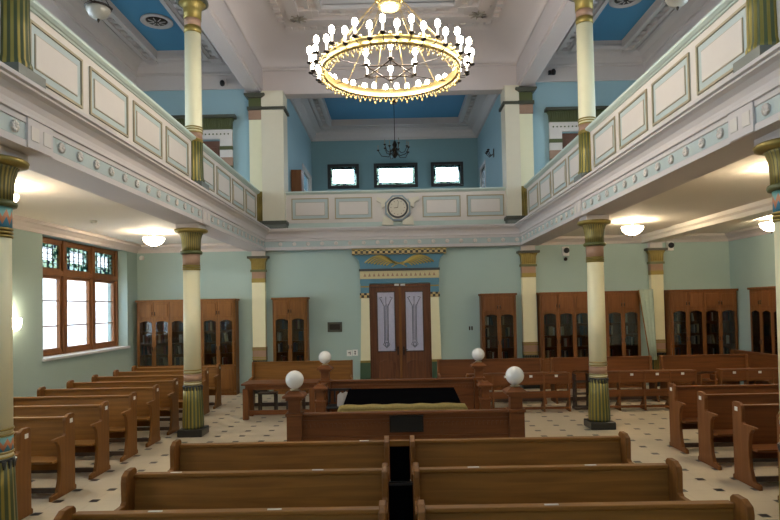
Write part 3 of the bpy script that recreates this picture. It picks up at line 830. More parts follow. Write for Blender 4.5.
# gallery doors with Egyptian hoods
for s, sd in ((-1, 'left'), (1, 'right')):
    x0, x1 = sorted((s*4.5, s*5.35)); c = (x0+x1)/2
    d = bpy.data.objects.new('door_%d' % (2 if s < 0 else 3), None); COL.objects.link(d); d['kind'] = 'structure'; d.location = (c, YB, 4.2)
    lf = MB().box(-.42, .42, .05, .1, .01, 2.47).build('door_leaf', 'brown', d)
    mb = MB(); mb.box(-.32, .32, .03, .06, 1.3, 2.3); mb.box(-.32, .32, .03, .06, .2, 1.15); mb.build('raised_panel', 'brown', lf, bevel=.01)
    h = empty('door_surround', (c, YB, 4.2), 'banded doorway surround with a fluted green hood in the upper %s gallery' % sd, 'door surround')
    for q in (-1, 1):
        def X(a, b): return sorted((q*a, q*b))
        a, b = X(.425, .75); MB().box(a, b, -.08, 0, 0, 2.5).build('cream_jamb', 'cream_white', h)
        for (za, zb, m) in ((2.2, 2.3, 'olive'), (1.78, 2.0, 'salmon'), (1.7, 1.78, 'olive'), (1.2, 1.42, 'salmon'), (.7, .9, 'olive')):
            MB().box(a-.005, b+.005, -.09, 0, za, zb).build('jamb_band', m, h)
    MB().box(-.75, .75, -.08, 0, 2.5, 2.74).build('lintel', 'cream_white', h)
    mb = MB()
    for i in range(14): mb.ball((-.65+i*.1, -.085, 2.62), .022, 8, 5)
    mb.build('bead_row', 'olive', h)
    mb = MB(); mb.prism([(-.75, 2.74), (.75, 2.74), (.76, 2.95), (.8, 3.02), (-.8, 3.02), (-.76, 2.95)], 1, -.14, 0)
    for i in range(26): x = -.73+i*.0584; mb.tube([(x, -.14, 2.75), (x, -.15, 2.95), (x*1.06, -.18, 3.02)], .016, 5)
    mb.build('fluted_hood', 'olive', h)
    MB().box(-.86, .86, -.22, 0, 3.02, 3.1).build('hood_cap', 'darkgrey', h)

# ------------------------------------------------------------------ chandeliers and lamps
def chandelier():
    c = empty('chandelier', (.03, 8.1, 5.42), 'large round gilt chandelier with a ring of lit candle bulbs over the hall', 'chandelier')
    R = .92
    n = 96; mb = MB()
    prof = [(R-.02, -.05), (R+.02, -.055), (R+.03, -.03), (R+.02, -.02), (R+.02, .03), (R+.035, .04), (R+.03, .06), (R-.02, .06), (R-.02, -.05)]
    mb.lathe(prof, n=n, cap=False); mb.build('ring', 'goldbright', c)
    pend = []
    for i in range(72):                             # pierced fringe under the ring
        a = 2*PI*i/72; x, y = (R+.01)*math.cos(a), (R+.01)*math.sin(a)
        if i < 2:
            l = .085 if i == 0 else .055
            mb = MB(); mb.tube([(0, -.022, 0), (0, -.026, -l*.5), (0, 0, -l)], .006, 5); mb.tube([(0, .022, 0), (0, .026, -l*.5), (0, 0, -l)], .006, 5)
            mb.lathe([(.004, -l-.03), (.017, -l-.01), (.006, -l+.012)], n=8)
            o = mb.build('pendant', 'goldbright', c); pend.append(o)
        else:
            o = pend[0 if i % 3 == 0 else 1].copy(); COL.objects.link(o)
        o.location = (x, y, -.05); o.rotation_euler.z = a
    mb = MB()
    for i in range(48):
        a = 2*PI*i/48
        x, y = (R+.03)*math.cos(a), (R+.03)*math.sin(a)
        mb.ball((x, y, .075), .02, 6, 5, 1.2)
    mb.build('ring_beads', 'goldbright', c)
    mb = MB()
    for i in range(12):
        a = 2*PI*(i+.5)/12
        mb.tube([(R*math.cos(a), R*math.sin(a), .05), (.17*math.cos(a), .17*math.sin(a), .95)], .004, 5)
    mb.build('suspension_rods', 'goldbright', c)
    mb = MB()
    mb.lathe([(.12, .84), (.17, .88), (.13, .92), (.19, .98), (.2, 1.02), (.15, 1.06), (.19, 1.13), (.2, 1.18), (.1, 1.24), (.05, 1.28)], n=36, flute=(12, .06))
    for i in range(12):
        a = 2*PI*i/12
        mb.tube([(.13*math.cos(a), .13*math.sin(a), .9), (.23*math.cos(a), .23*math.sin(a), 1.02), (.19*math.cos(a), .19*math.sin(a), 1.18), (.24*math.cos(a), .24*math.sin(a), 1.26)], .012, 6)
    mb.build('crown', 'goldbright', c)
    MB().tube([(0, 0, 1.2), (0, 0, 3.62)], .02, 8).build('stem', 'goldbright', c)
    MB().lathe([(.16, 3.5), (.12, 3.42), (.04, 3.36)], n=20).build('ceiling_rose', 'goldbright', c)
    # star of two triangles
    mb = MB(); rs = .38
    for off in (PI/2, -PI/2):
        tri = [(rs*math.cos(off+2*PI*k/3), rs*math.sin(off+2*PI*k/3), -.02) for k in range(3)]
        for k in range(3): mb.tube([tri[k], tri[(k+1) % 3]], .01, 5)
    for k in range(6):
        a = PI/6+k*PI/3; mb.tube([(rs*math.cos(a), rs*math.sin(a), -.02), (R*math.cos(a), R*math.sin(a), .0)], .005, 4)
    mb.build('star', 'iron', c)
    # candle arms
    am = MB().tube([(-.15, 0, -.02), (-.09, 0, -.045), (-.03, 0, -.035), (0, 0, 0)], .006, 6).lathe([(.012, -.01), (.035, .0), (.04, .015), (.015, .02)], n=12)
    proto = None
    N_ = 40
    spots = []
    for i in range(N_): spots.append((2*PI*(i+.5)/N_, 1.1 if i % 2 else 1.05, -.035 + (.04 if i % 2 else 0)))
    for k in range(6): spots.append((PI/6+k*PI/3, .38, -.01))
    for (a, r, z) in spots:
        if proto is None:
            proto = am.build('candle_arm', 'iron', c)
            s = MB().lathe([(.013, .015), (.013, .125)], n=10).build('candle', 'candle', proto)
            MB().ball((0, 0, .175), .036, 12, 8, 1.45).build('bulb', 'bulb', proto)
            o = proto
        else:
            o = proto.copy(); COL.objects.link(o)
            for ch in proto.children:
                q = ch.copy(); COL.objects.link(q); q.parent = o
        o.location = (r*math.cos(a), r*math.sin(a), z); o.rotation_euler.z = a
    for i in range(10):
        a = 2*PI*i/10
        l = lamp('chandelier_light', 'POINT', (.03+.5*math.cos(a), 8.1+.5*math.sin(a), 5.78), CH_POWER, (1, .87, .74), .15)
CH_POWER = 15
chandelier()

def bronze_chandelier():
    c = empty('chandelier', (.12, 18.6, 7.1), 'small dark chandelier with curved arms in the blue balcony room', 'chandelier')
    MB().tube([(0, 0, 0), (0, 0, 1.6)], .012, 6).build('rod', 'iron', c)
    MB().lathe([(.01, -.3), (.05, -.26), (.1, -.2), (.06, -.12), (.1, -.04), (.05, .05), (.08, .12), (.03, .25)], n=16).build('body', 'iron', c)
    for k in range(10):
        a = 2*PI*k/10; ca, sa = math.cos(a), math.sin(a); rr = .52 if k % 2 else .38; zz = 0 if k % 2 else .12
        arm = MB().tube([(.06*ca, .06*sa, -.1+zz), (.2*ca, .2*sa, -.25+zz), (rr*.8*ca, rr*.8*sa, -.22+zz), (rr*ca, rr*sa, -.05+zz)], .012, 6)
        arm.lathe([(.02, 0), (.05, .03), (.03, .04)], (rr*ca, rr*sa, -.06+zz), 10)
        o = arm.build('arm', 'iron', c)
        MB().lathe([(.012, 0), (.012, .09), (.018, .12), (.004, .17)], (rr*ca, rr*sa, -.03+zz), 8).build('candle', 'unlit', o)
    MB().lathe([(.1, 1.42), (.06, 1.5), (.02, 1.55)], n=14).build('ceiling_rose', 'iron', c)
bronze_chandelier()

def ceiling_bowl(x, y, label, power):
    c = empty('ceiling_lamp', (x, y, ZC), label, 'ceiling lamp')
    MB().lathe([(.06, -.0), (.07, -.02), (.02, -.04), (.02, -.14)], n=16).build('stem', 'goldline', c)
    MB().lathe([(.215, -.13), (.22, -.15), (.20, -.21), (.14, -.27), (.06, -.305), (.012, -.31)], n=28, flute=(14, .015)).build('glass_bowl', 'bowl', c)
    MB().lathe([(.02, -.305), (.02, -.33), (.004, -.36)], n=10).build('finial', 'iron', c)
    lamp('ceiling_lamp_light', 'POINT', (x, y, ZC-.11), power, (1, .80, .55), .03)
LP = 105
for (x, y, lb) in ((-5.2, 13.0, 'lit glass bowl lamp on the low ceiling near the left windows'),
                   (5.12, 12.8, 'lit glass bowl lamp on the low ceiling behind the right column'),
                   (7.95, 12.6, 'lit glass bowl lamp beyond the side beam at the right picture edge'),
                   (-5.2, 7.9, 'lit glass bowl lamp hidden behind the nearest left column'),
                   (5.15, 7.7, 'lit glass bowl lamp hidden behind the nearest right column'),
                   (-5.2, 2.9, 'lit glass bowl lamp left of the viewer under the gallery'), (5.15, 2.8, 'lit glass bowl lamp right of the viewer under the gallery'),  # both added out of view to brighten the near part of the hall
                   (7.8, 7.6, 'lit glass bowl lamp beyond the side beam right of the viewer')):
    ceiling_bowl(x, y, lb, LP)
# wall sconce glowing beside the near left column
c = empty('wall_sconce', (XL, 10.5, 2.0), 'small glowing wall lamp on the left wall beside the near column', 'wall lamp')
MB().box(0, .02, -.06, .06, -.12, .1).build('back_plate', 'goldline', c)
MB().lathe([(.02, -.1), (.07, -.04), (.09, .08), (.07, .12)], (.12, 0, 0), 16).build('shade', 'bowl', c)
lamp('sconce_light', 'POINT', (XL+.16, 10.5, 2.22), 5, (1, .85, .62), .05)

# unlit hanging bowls in the galleries
for (x, y, lb) in ((-4.85, 9.9, 'unlit bronze-rimmed bowl lamp hanging in the left gallery'), (4.85, 9.95, 'unlit bronze-rimmed bowl lamp hanging in the right gallery')):
    z = 7.16
    c = empty('hanging_lamp', (x, y, z), lb, 'hanging lamp')
    MB().lathe([(.19, .13), (.19, .08), (.15, .0), (.07, -.05), (.01, -.06)], n=24).build('glass_bowl', 'unlit', c)
    mb = MB(); mb.lathe([(.19, .12), (.21, .12), (.21, .15), (.19, .15)], n=24)
    mb.build('rim', 'iron', c)
    mb = MB()
    for k in range(3):
        a = k*2*PI/3+.4; mb.tube([(.2*math.cos(a), .2*math.sin(a), .14), (0, 0, .5)], .007, 5)
        mb.ball((.2*math.cos(a), .2*math.sin(a), .15), .025, 8, 5)
    mb.tube([(0, 0, .5), (0, 0, 8.75-z)], .01, 6); mb.build('chain', 'iron', c)
    MB().lathe([(.02, -.05), (.025, -.08), (.004, -.12)], n=10).build('finial', 'iron', c)
# round vents in the blue gallery ceilings
for (x, y, lb) in ((-5.32, 13.6, 'round white and dark vent rosette in the left blue ceiling'), (5.25, 13.1, 'round white and dark vent rosette in the right blue ceiling')):
    c = empty('ceiling_vent', (x, y, 8.865), lb, 'ceiling vent')
    MB().lathe([(.35, 0), (.36, -.03), (.30, -.05), (.26, -.03), (.24, -.0)], n=40).build('white_ring', 'white', c)
    mb = MB(); mb.lathe([(.24, -.005), (.2, -.03), (.05, -.035)], n=32)
    mb.build('grille', 'iron', c)
    mb = MB()
    for k in range(8):
        a = k*PI/4; mb.tube([(.06*math.cos(a), .06*math.sin(a), -.04), (.2*math.cos(a), .2*math.sin(a), -.035)], .012, 5)
    mb.build('grille_petals', 'white', c)

# ------------------------------------------------------------------ pews
def pew_plate_profile():
    # (u, z): u grows from the back of the pew toward the sitter's knees
    return [(-.03, 0), (-.03, .05), (0, .07), (0, .93), (.03, .955), (.13, .955), (.19, .925), (.2, .88), (.195, .73), (.22, .71), (.44, .712),
            (.46, .70), (.46, .685), (.40, .672), (.35, .62), (.325, .50), (.32, .36), (.34, .2), (.385, .075), (.50, .055), (.505, 0)]
def make_pew(w, wood_x='oak', wood_z='oakz', tags=(1, 1), label='', group=None, top=.905):
    r = empty('pew', (0, 0, 0), label, 'pew', group)
    # local frame: x along the pew, sitter faces -y, back face at y = 0
    prof = [(-u, z) for u, z in pew_plate_profile()]
    for i, x in enumerate((0, w)):
        x0, x1 = (x, x+.045) if i == 0 else (x-.045, x)
        p = MB().prism(prof, 0, x0, x1).build('end_panel', wood_z, r, bevel=.007)
        if tags[i]:
            xx = x-.004 if i == 0 else x
            MB().box(xx, xx+.004, -.12, -.06, .845, .895).build('number_tag', 'white_tag', p)
    mb = MB(); mb.prism([(-.03, .68), (-.055, .68), (-.035, top-.03), (-.01, top-.03)], 0, .045, w-.045); mb.build('back_board', wood_x, r)
    MB().box(.045, w-.045, -.06, .012, top-.03, top).build('top_rail', wood_x, r, bevel=.006)
    MB().prism([(-.03, .26), (-.075, .26), (-.052, .685), (-.03, .685)], 0, .045, w-.045).build('lower_back', wood_x, r)
    MB().prism([(-.06, .40), (-.40, .415), (-.42, .425), (-.42, .445), (-.06, .43)], 0, .045, w-.045).build('seat', wood_x, r, bevel=.004)
    MB().box(.045, w-.045, -.36, -.33, .06, .12).build('foot_rail', 'darkwood', r)
    return r
def place(o, x, y, label):
    o.location = (x, y, 0); o['label'] = label
ordn = ['nearest', 'second', 'third', 'fourth', 'fifth', 'sixth', 'seventh', 'eighth', 'farthest']
first = make_pew(1.98, label='', group='pews under the left gallery')
for i in range(9):
    o = first if i == 0 else copy_tree(first)
    lb = ('oak pew by the left windows, the nearest one, half hidden by the column' if i == 0 else
          'oak pew by the left windows, farthest of its row, before the wide bookcase' if i == 8 else
          'oak pew under the left gallery, %s from the front of its row' % ordn[i])
    place(o, -5.98, 6.60+.9*i, lb)
first = make_pew(3.3, 'redx', 'red', label='', group='pews under the right gallery')  # same wood as the left pews, dimmer light coloured in
for i in range(4):
    o = first if i == 0 else copy_tree(first)
    place(o, 4.15, 6.6+.86*i, ['reddish oak pew at the right picture edge, nearest of its row, mostly cut off',
                               'reddish oak pew under the right gallery, second from the front',
                               'reddish oak pew under the right gallery, third from the front',
                               'reddish oak pew under the right gallery, farthest, beside the floor tiles'][i])
first = make_pew(2.06, tags=(0, 0), label='', group='pews in the middle of the hall')
for k, (side, x) in enumerate((('left', -2.12), ('right', .14))):
    for i, y in enumerate((3.92, 4.84, 5.85)):
        o = first if (k == 0 and i == 0) else copy_tree(first)
        place(o, x, y, 'middle oak pew left of the dark centre gap, %s' % ('lowest in the picture', 'second from the bottom', 'in front of the bimah')[i] if k == 0 else
              'middle oak pew right of the dark centre gap, %s' % ('lowest in the picture', 'second from the bottom', 'in front of the bimah')[i])
        if k == 1: pass
        # small papers tucked on the rail
mb0 = None
for n_, (x, y) in enumerate(((-1.75, 4.84), (-.62, 4.84), (.62, 4.84), (1.55, 4.84), (-1.55, 3.92), (-.3, 5.85), (1.0, 3.92), (-.78, 3.92))):
    lb = ['white seat slip on the rail at the left of the second left pew', 'white seat slip on the rail near the gap on the second left pew', 'white seat slip on the rail near the gap on the second right pew',
          'white seat slip at the right of the second right pew rail', 'white seat slip at the left of the lowest left pew rail', 'white seat slip on the left pew before the bimah', 'white seat slip on the lowest right pew rail', 'white seat slip near the middle of the lowest left pew rail'][n_]
    if mb0 is None: mb0 = MB().box(-.045, .045, -.018, .0, 0, .003).build('seat_slip', 'paper'); o = mb0
    else: o = mb0.copy(); COL.objects.link(o)
    tag(o, lb, 'paper slip', 'paper slips on the pew rails'); o.location = (x, y-.02, .906)
# dark panels closing the gap between the middle pews
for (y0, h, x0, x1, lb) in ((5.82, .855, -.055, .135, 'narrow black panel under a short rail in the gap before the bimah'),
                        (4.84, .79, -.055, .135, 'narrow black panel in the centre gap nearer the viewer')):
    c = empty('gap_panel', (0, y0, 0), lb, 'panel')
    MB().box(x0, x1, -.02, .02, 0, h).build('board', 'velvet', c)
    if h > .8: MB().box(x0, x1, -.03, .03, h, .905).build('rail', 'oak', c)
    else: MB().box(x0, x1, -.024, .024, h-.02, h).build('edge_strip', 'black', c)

# ------------------------------------------------------------------ bimah
BY0, BY1 = 7.7, 11.05
BX0, BX1 = CX-1.43, CX+1.385
bm_ = empty('bimah', (CX, (BY0+BY1)/2, 0), 'low wooden bimah enclosure with globe lamps on its corner posts', 'bimah')
def bl(x, y): return (x-CX, y-(BY0+BY1)/2)
def wpost(name, x, y, h, cap=True, w=.095):
    a, b = bl(x, y)
    mb = MB(); mb.box(a-w, a+w, b-w, b+w, 0, h-.24); mb.box(a-w*.8, a+w*.8, b-w*.8, b+w*.8, h-.24, h-.05)
    mb.box(a-w*1.15, a+w*1.15, b-w*1.15, b+w*1.15, h-.27, h-.23)
    o = mb.build(name, 'redx', bm_, bevel=.006)
    mb = MB()
    mb.box(a-w*1.1, a+w*1.1, b-w*1.1, b+w*1.1, h-.07, h-.04)
    k = len(mb.v)
    for (s, z) in ((1.45, h-.04), (1.45, h-.01), (.6, h+.045)):
        for q in ((-1, -1), (1, -1), (1, 1), (-1, 1)): mb.v.append((a+q[0]*w*s, b+q[1]*w*s, z))
    for j in range(2):
        for i in range(4): l = (i+1) % 4; mb.face((k+j*4+i, k+j*4+l, k+j*4+4+l, k+j*4+4+i))
    mb.face((k+3, k+2, k+1, k)); mb.face((k+8, k+9, k+10, k+11))
    mb.build('post_cap', 'redx', o)
    return a, b
posts = [(BX0, BY0, 'front left'), (BX1, BY0, 'front right'), (BX0, BY1, 'back left'), (BX1, BY1, 'back right')]
for (x, y, nm) in posts:
    wpost('corner_post', x, y, 1.10)
    g = empty('globe_lamp', (x, y, 1.143), 'white glass globe lamp on the %s corner post of the bimah' % nm, 'globe lamp', 'globe lamps on the bimah posts')
    MB().lathe([(.055, 0), (.06, .015), (.035, .03), (.04, .04)], n=16).build('fitting', 'goldline', g)
    MB().ball((0, 0, .14), .117, 32, 18).build('globe', 'opal', g)
for x in (BX0, BX1): wpost('side_post', x, BY1-.72, .84, w=.085)
def panel(a0, a1, axis, p, z0, z1, name, slats=0):
    mb = MB()
    def bx(u0, u1, d0, d1, za, zb, m=mb):
        if axis == 0: m.box(*[u0-CX, u1-CX], p+d0-(BY0+BY1)/2, p+d1-(BY0+BY1)/2, za, zb)
        else: m.box(p+d0-CX, p+d1-CX, u0-(BY0+BY1)/2, u1-(BY0+BY1)/2, za, zb)
    bx(a0, a1, -.02, .02, z0, z1); o = mb.build(name, 'redx' if axis == 0 else 'red', bm_)
    m = MB(); bx(a0, a1, -.055, .055, z1, z1+.035, m); m.build('top_rail', 'redx', bm_, bevel=.008)
    m = MB()
    bx(a0, a1, -.032, .032, z1-.07, z1-.055, m); bx(a0, a1, -.032, .032, z0+.0, z0+.1, m); bx(a0, a1, -.03, .03, z1-.28, z1-.265, m)
    n = int((a1-a0)/.055)
    for i in range(n):
        u = a0+(i+.5)*(a1-a0)/n; bx(u-.016, u+.016, -.03, .03, z1-.15, z1-.1, m)
    m.build('carved_moulding', 'redx', o)
    return o
panel(BX0+.1, BX1-.1, 0, BY0, 0, .82, 'front_panel')
panel(BX0+.1, BX1-.1, 0, BY1, 0, .825, 'back_panel')
for x in (BX0, BX1): panel(BY1-.64, BY1-.1, 1, x, 0, .80, 'side_panel')
pq = empty('plaque', (.14, BY0-.05, .72), 'black plaque fixed to the middle of the bimah front panel', 'plaque')
MB().box(-.215, .215, -.015, .015, -.12, .09).build('plate', 'blackstone', pq)
mb = MB()
for (a, b, c_, d) in ((-.21, .21, .075, .085), (-.21, .21, -.115, -.105), (-.21, -.2, -.105, .075), (.2, .21, -.105, .075)): mb.box(a, b, -.019, -.014, c_, d)
mb.build('plate_border', 'iron', pq)
# carpeted steps at the side openings
for s, x in ((-1, BX0), (1, BX1)):
    o = MB().prism([(BY0+.5, 0), (BY1-.9, 0), (BY1-.9, .42), (BY1-1.25, .42), (BY1-1.45, .2), (BY0+.5, .2)], 0, x-.18 if s > 0 else x-.2, x+.2 if s > 0 else x+.18).build('carpeted_step', 'carpet')
    tag(o, 'olive carpeted step in the %s side opening of the bimah' % ('left' if s < 0 else 'right'), 'step')
# covered reading desk
c = empty('reading_desk', (.1, 9.2, -.0), 'sloping reading desk under a black velvet cloth inside the bimah', 'reading desk')
mb = MB()
for (x, y) in ((-.8, -.5), (.8, -.5), (-.8, .6), (.8, .6)): mb.box(x-.04, x+.04, y-.04, y+.04, 0, .68)
mb.box(-.84, .84, -.54, .64, .6, .68)
mb.build('frame', 'darkwood', c)
mb = MB(); n = 60
# velvet drape: sloping top with wavy sides
top = [(-.86, -.58, .755), (.86, -.58, .755), (.86, .66, .855), (-.86, .66, .855)]
k = len(mb.v); mb.v += top; mb.face((k, k+1, k+2, k+3))
ring = []
for e in range(4):
    p, q = top[e], top[(e+1) % 4]
    for i in range(20):
        t = i/20; ring.append((p[0]+(q[0]-p[0])*t, p[1]+(q[1]-p[1])*t, p[2]+(q[2]-p[2])*t))
k = len(mb.v); m_ = len(ring)
for lv in range(4):
    for i, (x, y, z) in enumerate(ring):
        g = lv/3; rr = 1 + .02*g + .012*g*math.sin(i*1.9)
        mb.v.append((x*rr, y*rr, z*(1-g) + .08*g))
for lv in range(3):
    for i in range(m_): l = (i+1) % m_; mb.face((k+lv*m_+i, k+lv*m_+l, k+(lv+1)*m_+l, k+(lv+1)*m_+i), True)
mb.build('velvet_cloth', 'velvet', c, fix=False)
c2 = empty('bolster', (.1, 8.57, .735), 'long gold brocade bolster lying along the front edge of the velvet desk', 'bolster')
mb = MB(); pts = [(-.89, .0, -.05)] + [(-.86+1.72*i/24, .0, .018+.006*math.sin(i*1.3)) for i in range(25)] + [(.89, 0, -.05)]
mb.tube(pts, .055, 14); mb.build('roll', 'goldcloth', c2)
mb = MB()
for i in range(90):
    x = -.86+1.72*i/89; mb.tube([(x, -.05, .0), (x+.004*math.sin(i*2.), -.062, -.075)], .012, 4)
mb.build('fringe', 'goldcloth', c2)
# folding chair with papers inside the bimah, left of the desk
c = empty('folding_chair', (-1.0, 10.6, 0), 'small black chair at the left corner inside the bimah', 'chair')
mb = MB()
for x in (-.2, .2): mb.tube([(x, .2, 0), (x, .18, .45), (x, .22, .72)], .014, 6); mb.tube([(x, -.2, 0), (x, -.18, .45)], .014, 6)
mb.build('frame', 'black', c)
MB().box(-.21, .21, -.2, .2, .44, .47).build('seat', 'black', c, bevel=.01)
mb = MB()
for i in range(5): mb.box(-.18+i*.09-.015, -.18+i*.09+.015, .2, .22, .5, .72)
mb.box(-.21, .21, .195, .225, .7, .74); mb.build('slatted_back', 'black', c)
for i, (x, y, rx, lb, w) in enumerate(((-.97, 10.5, .25, 'small folded white paper standing on the black chair in the bimah', .05), (-.88, 10.56, -.25, 'larger white cloth propped beside the velvet desk in the bimah', .09))):
    o = MB().prism([(-w, 0), (w, 0), (w*1.2, .2), (w*.3, .25), (-w*.9, .2)], 1, -.008, .008).build('folded_paper' if i == 0 else 'white_cloth', 'paper')
    tag(o, lb, 'paper' if i == 0 else 'cloth'); o.location = (x, y, .475); o.rotation_euler = (.15, 0, rx)

# ------------------------------------------------------------------ table left of the bimah and back benches
t = empty('table', (-3.03, 11.95, 0), 'long wooden trestle table beside the bimah on the left', 'table')
MB().box(-.02, 1.48, -.08, .55, .68, .72).build('tabletop', 'redx', t, bevel=.008)
MB().box(.05, 1.42, -.03, .5, .60, .68).build('apron', 'redx', t)
for (x, y) in ((.0, 0), (1.32, 0), (.0, .42), (1.32, .42)):
    MB().box(x, x+.11, y-.04, y+.06, 0, .61).build('leg', 'red', t, bevel=.008)
MB().box(.11, 1.32, .0, .04, .09, .18).build('stretcher', 'redx', t)
MB().box(.11, 1.32, .42, .46, .03, .11).build('stretcher', 'redx', t)
def wall_bench(x0, x1, y, label, mx='redx', mz='red', h=.97):
    w = x1-x0
    r = empty('bench', (x0, y, 0), label, 'bench')
    prof = [(.03, 0), (.03, .05), (0, .07), (0, h), (-.06, h+.01), (-.1, h-.02), (-.12, .68), (-.42, .66), (-.44, .62), (-.36, .55), (-.34, .3), (-.42, .06), (-.46, .0)]
    for x in (0, w-.045): MB().prism(prof, 0, x, x+.045).build('end_panel', mz, r, bevel=.006)
    MB().prism([(-.03, .42), (-.06, .42), (-.035, h-.035), (-.01, h-.035)], 0, .045, w-.045).build('back_board', mx, r)
    MB().box(.045, w-.045, -.06, .01, h-.035, h).build('top_rail', mx, r, bevel=.005)
    MB().box(.045, w-.045, -.44, -.05, .42, .45).build('seat', mx, r, bevel=.005)
    MB().box(.045, w-.045, -.38, -.35, .05, .13).build('foot_rail', 'darkwood', r)
    return r
wall_bench(-3.22, -.95, 13.6, 'oak bench with tall back left of the door, behind the table', 'oak', 'oakz', 1.0)
wall_bench(.95, 3.3, 13.6, 'reddish bench with plain back right of the door')
wall_bench(3.5, 5.75, 13.6, 'reddish bench with plain back in front of the six-door right bookcase')
wall_bench(5.95, 7.9, 13.6, 'reddish bench with plain back in front of the four-door right bookcase')
rb = wall_bench(8.1, 10.2, 13.3, 'reddish bench turned along the right wall below the last bookcase')
rb.location = (8.37, 14.9, 0); rb.rotation_euler.z = -PI/2
# dark stools under and behind the table
for i, (x, y, lb) in enumerate(((-2.15, 12.97, 'dark low stool behind the trestle table, nearer the middle'), (-2.75, 12.97, 'dark low stool behind the left end of the trestle table'))):
    s_ = empty('stool', (x, y, 0), lb, 'stool')
    MB().box(-.2, .2, -.12, .12, .36, .40).build('seat', 'darkwood', s_, bevel=.01)
    for (a, b) in ((-.17, -.09), (.17, -.09), (-.17, .09), (.17, .09)): MB().box(a-.02, a+.02, b-.02, b+.02, 0, .36).build('leg', 'darkwood', s_)
    for q in (-.09, .09): MB().box(-.17, .17, q-.01, q+.01, .12, .16).build('stretcher', 'darkwood', s_)
# book desks in front of the right benches
def desk_row(x0, bays, y, label, bw=.513, slip=0):
    r = empty('desk_row', (x0, y, 0), label, 'desk')
    for i in range(bays+1):
        MB().prism([(-.0, 0), (-.0, .78), (.05, .79), (.26, .74), (.26, .68), (.12, .55), (.12, .2), (.26, .06), (.26, 0)], 0, i*bw-.018, i*bw+.018).build('upright', 'red', r, bevel=.004)
    for i in range(bays):
        a, b = i*bw+.018, (i+1)*bw-.018
        MB().box(a, b, .01, .03, .56, .76).build('front_board', 'redx', r)
        if not (slip and i == bays-1): MB().box((a+b)/2-.035, (a+b)/2+.025, .004, .01, .70, .745).build('number_tag', 'white_tag', r)
    MB().box(0, bays*bw, -.01, .24, .765, .785).build('desk_top', 'redx', r, bevel=.004)
    MB().box(0, bays*bw, .02, .22, .30, .33).build('book_shelf', 'redx', r)
    MB().box(0, bays*bw, .01, .03, .28, .42).build('shelf_lip', 'redx', r)
    MB().box(0, bays*bw, .02, .05, .05, .1).build('foot_rail', 'redx', r)
    return r
desk_row(1.47, 4, 12.2, 'row of low numbered book desks right of the bimah, before the bench')
desk_row(4.02, 4, 12.2, 'row of low numbered book desks right of the mid right column')
desk_row(6.6, 4, 12.2, 'row of low numbered book desks beyond the right pews, near the wall')
def lectern(x, y, label, m, h):
    r = empty('lectern', (x, y, 0), label, 'lectern')
    MB().box(-.17, .17, -.13, .13, 0, .05).build('foot', m, r, bevel=.008)
    for s in (-1, 1): MB().box(s*.14-.015, s*.14+.015, -.1, .1, .05, h-.08).build('side_panel', m, r)
    for z in (.3, .55): MB().box(-.125, .125, -.09, .09, z, z+.02).build('shelf', m, r)
    MB().prism([(-.14, h), (.12, h-.07), (.12, h-.045), (-.14, h+.025)], 0, -.15, .15).build('slanted_top', 'redx', r)
lectern(3.85, 12.5, 'small dark lectern between the two desk rows left of the column', 'darkwood', .80)
lectern(6.33, 12.3, 'small reddish lectern with shelf between the desk rows at the right', 'red', .76)

# ------------------------------------------------------------------ bookcases
BOOKCOL = ['book_brown', 'book_black', 'book_blue', 'book_red', 'book_tan', 'book_grey']
for n_, c_ in zip(BOOKCOL, ((.12, .06, .03), (.03, .03, .035), (.05, .06, .10), (.20, .04, .03), (.40, .30, .18), (.5, .48, .45))):
    MT[n_] = plain(n_, c_, .5)
book_mesh = []
for i, n_ in enumerate(BOOKCOL):
    w, h, d = (.035, .21, .15) if i % 2 else (.048, .23, .17)
    mb = MB(); mb.box(-w/2, w/2, 0, .006, 0, h); mb.box(-w/2, -w/2+.004, 0, d, 0, h); mb.box(w/2-.004, w/2, 0, d, 0, h)
    for z in (.03, h-.04): mb.box(-w/2-.001, w/2+.001, -.002, .004, z, z+.008)
    mb.box(-w/2+.004, w/2-.004, .006, d-.006, .004, h-.004, 1)
    o = mb.build('book', [n_, 'paper']); book_mesh.append((o.data, w)); bpy.data.objects.remove(o)
nbook = 0
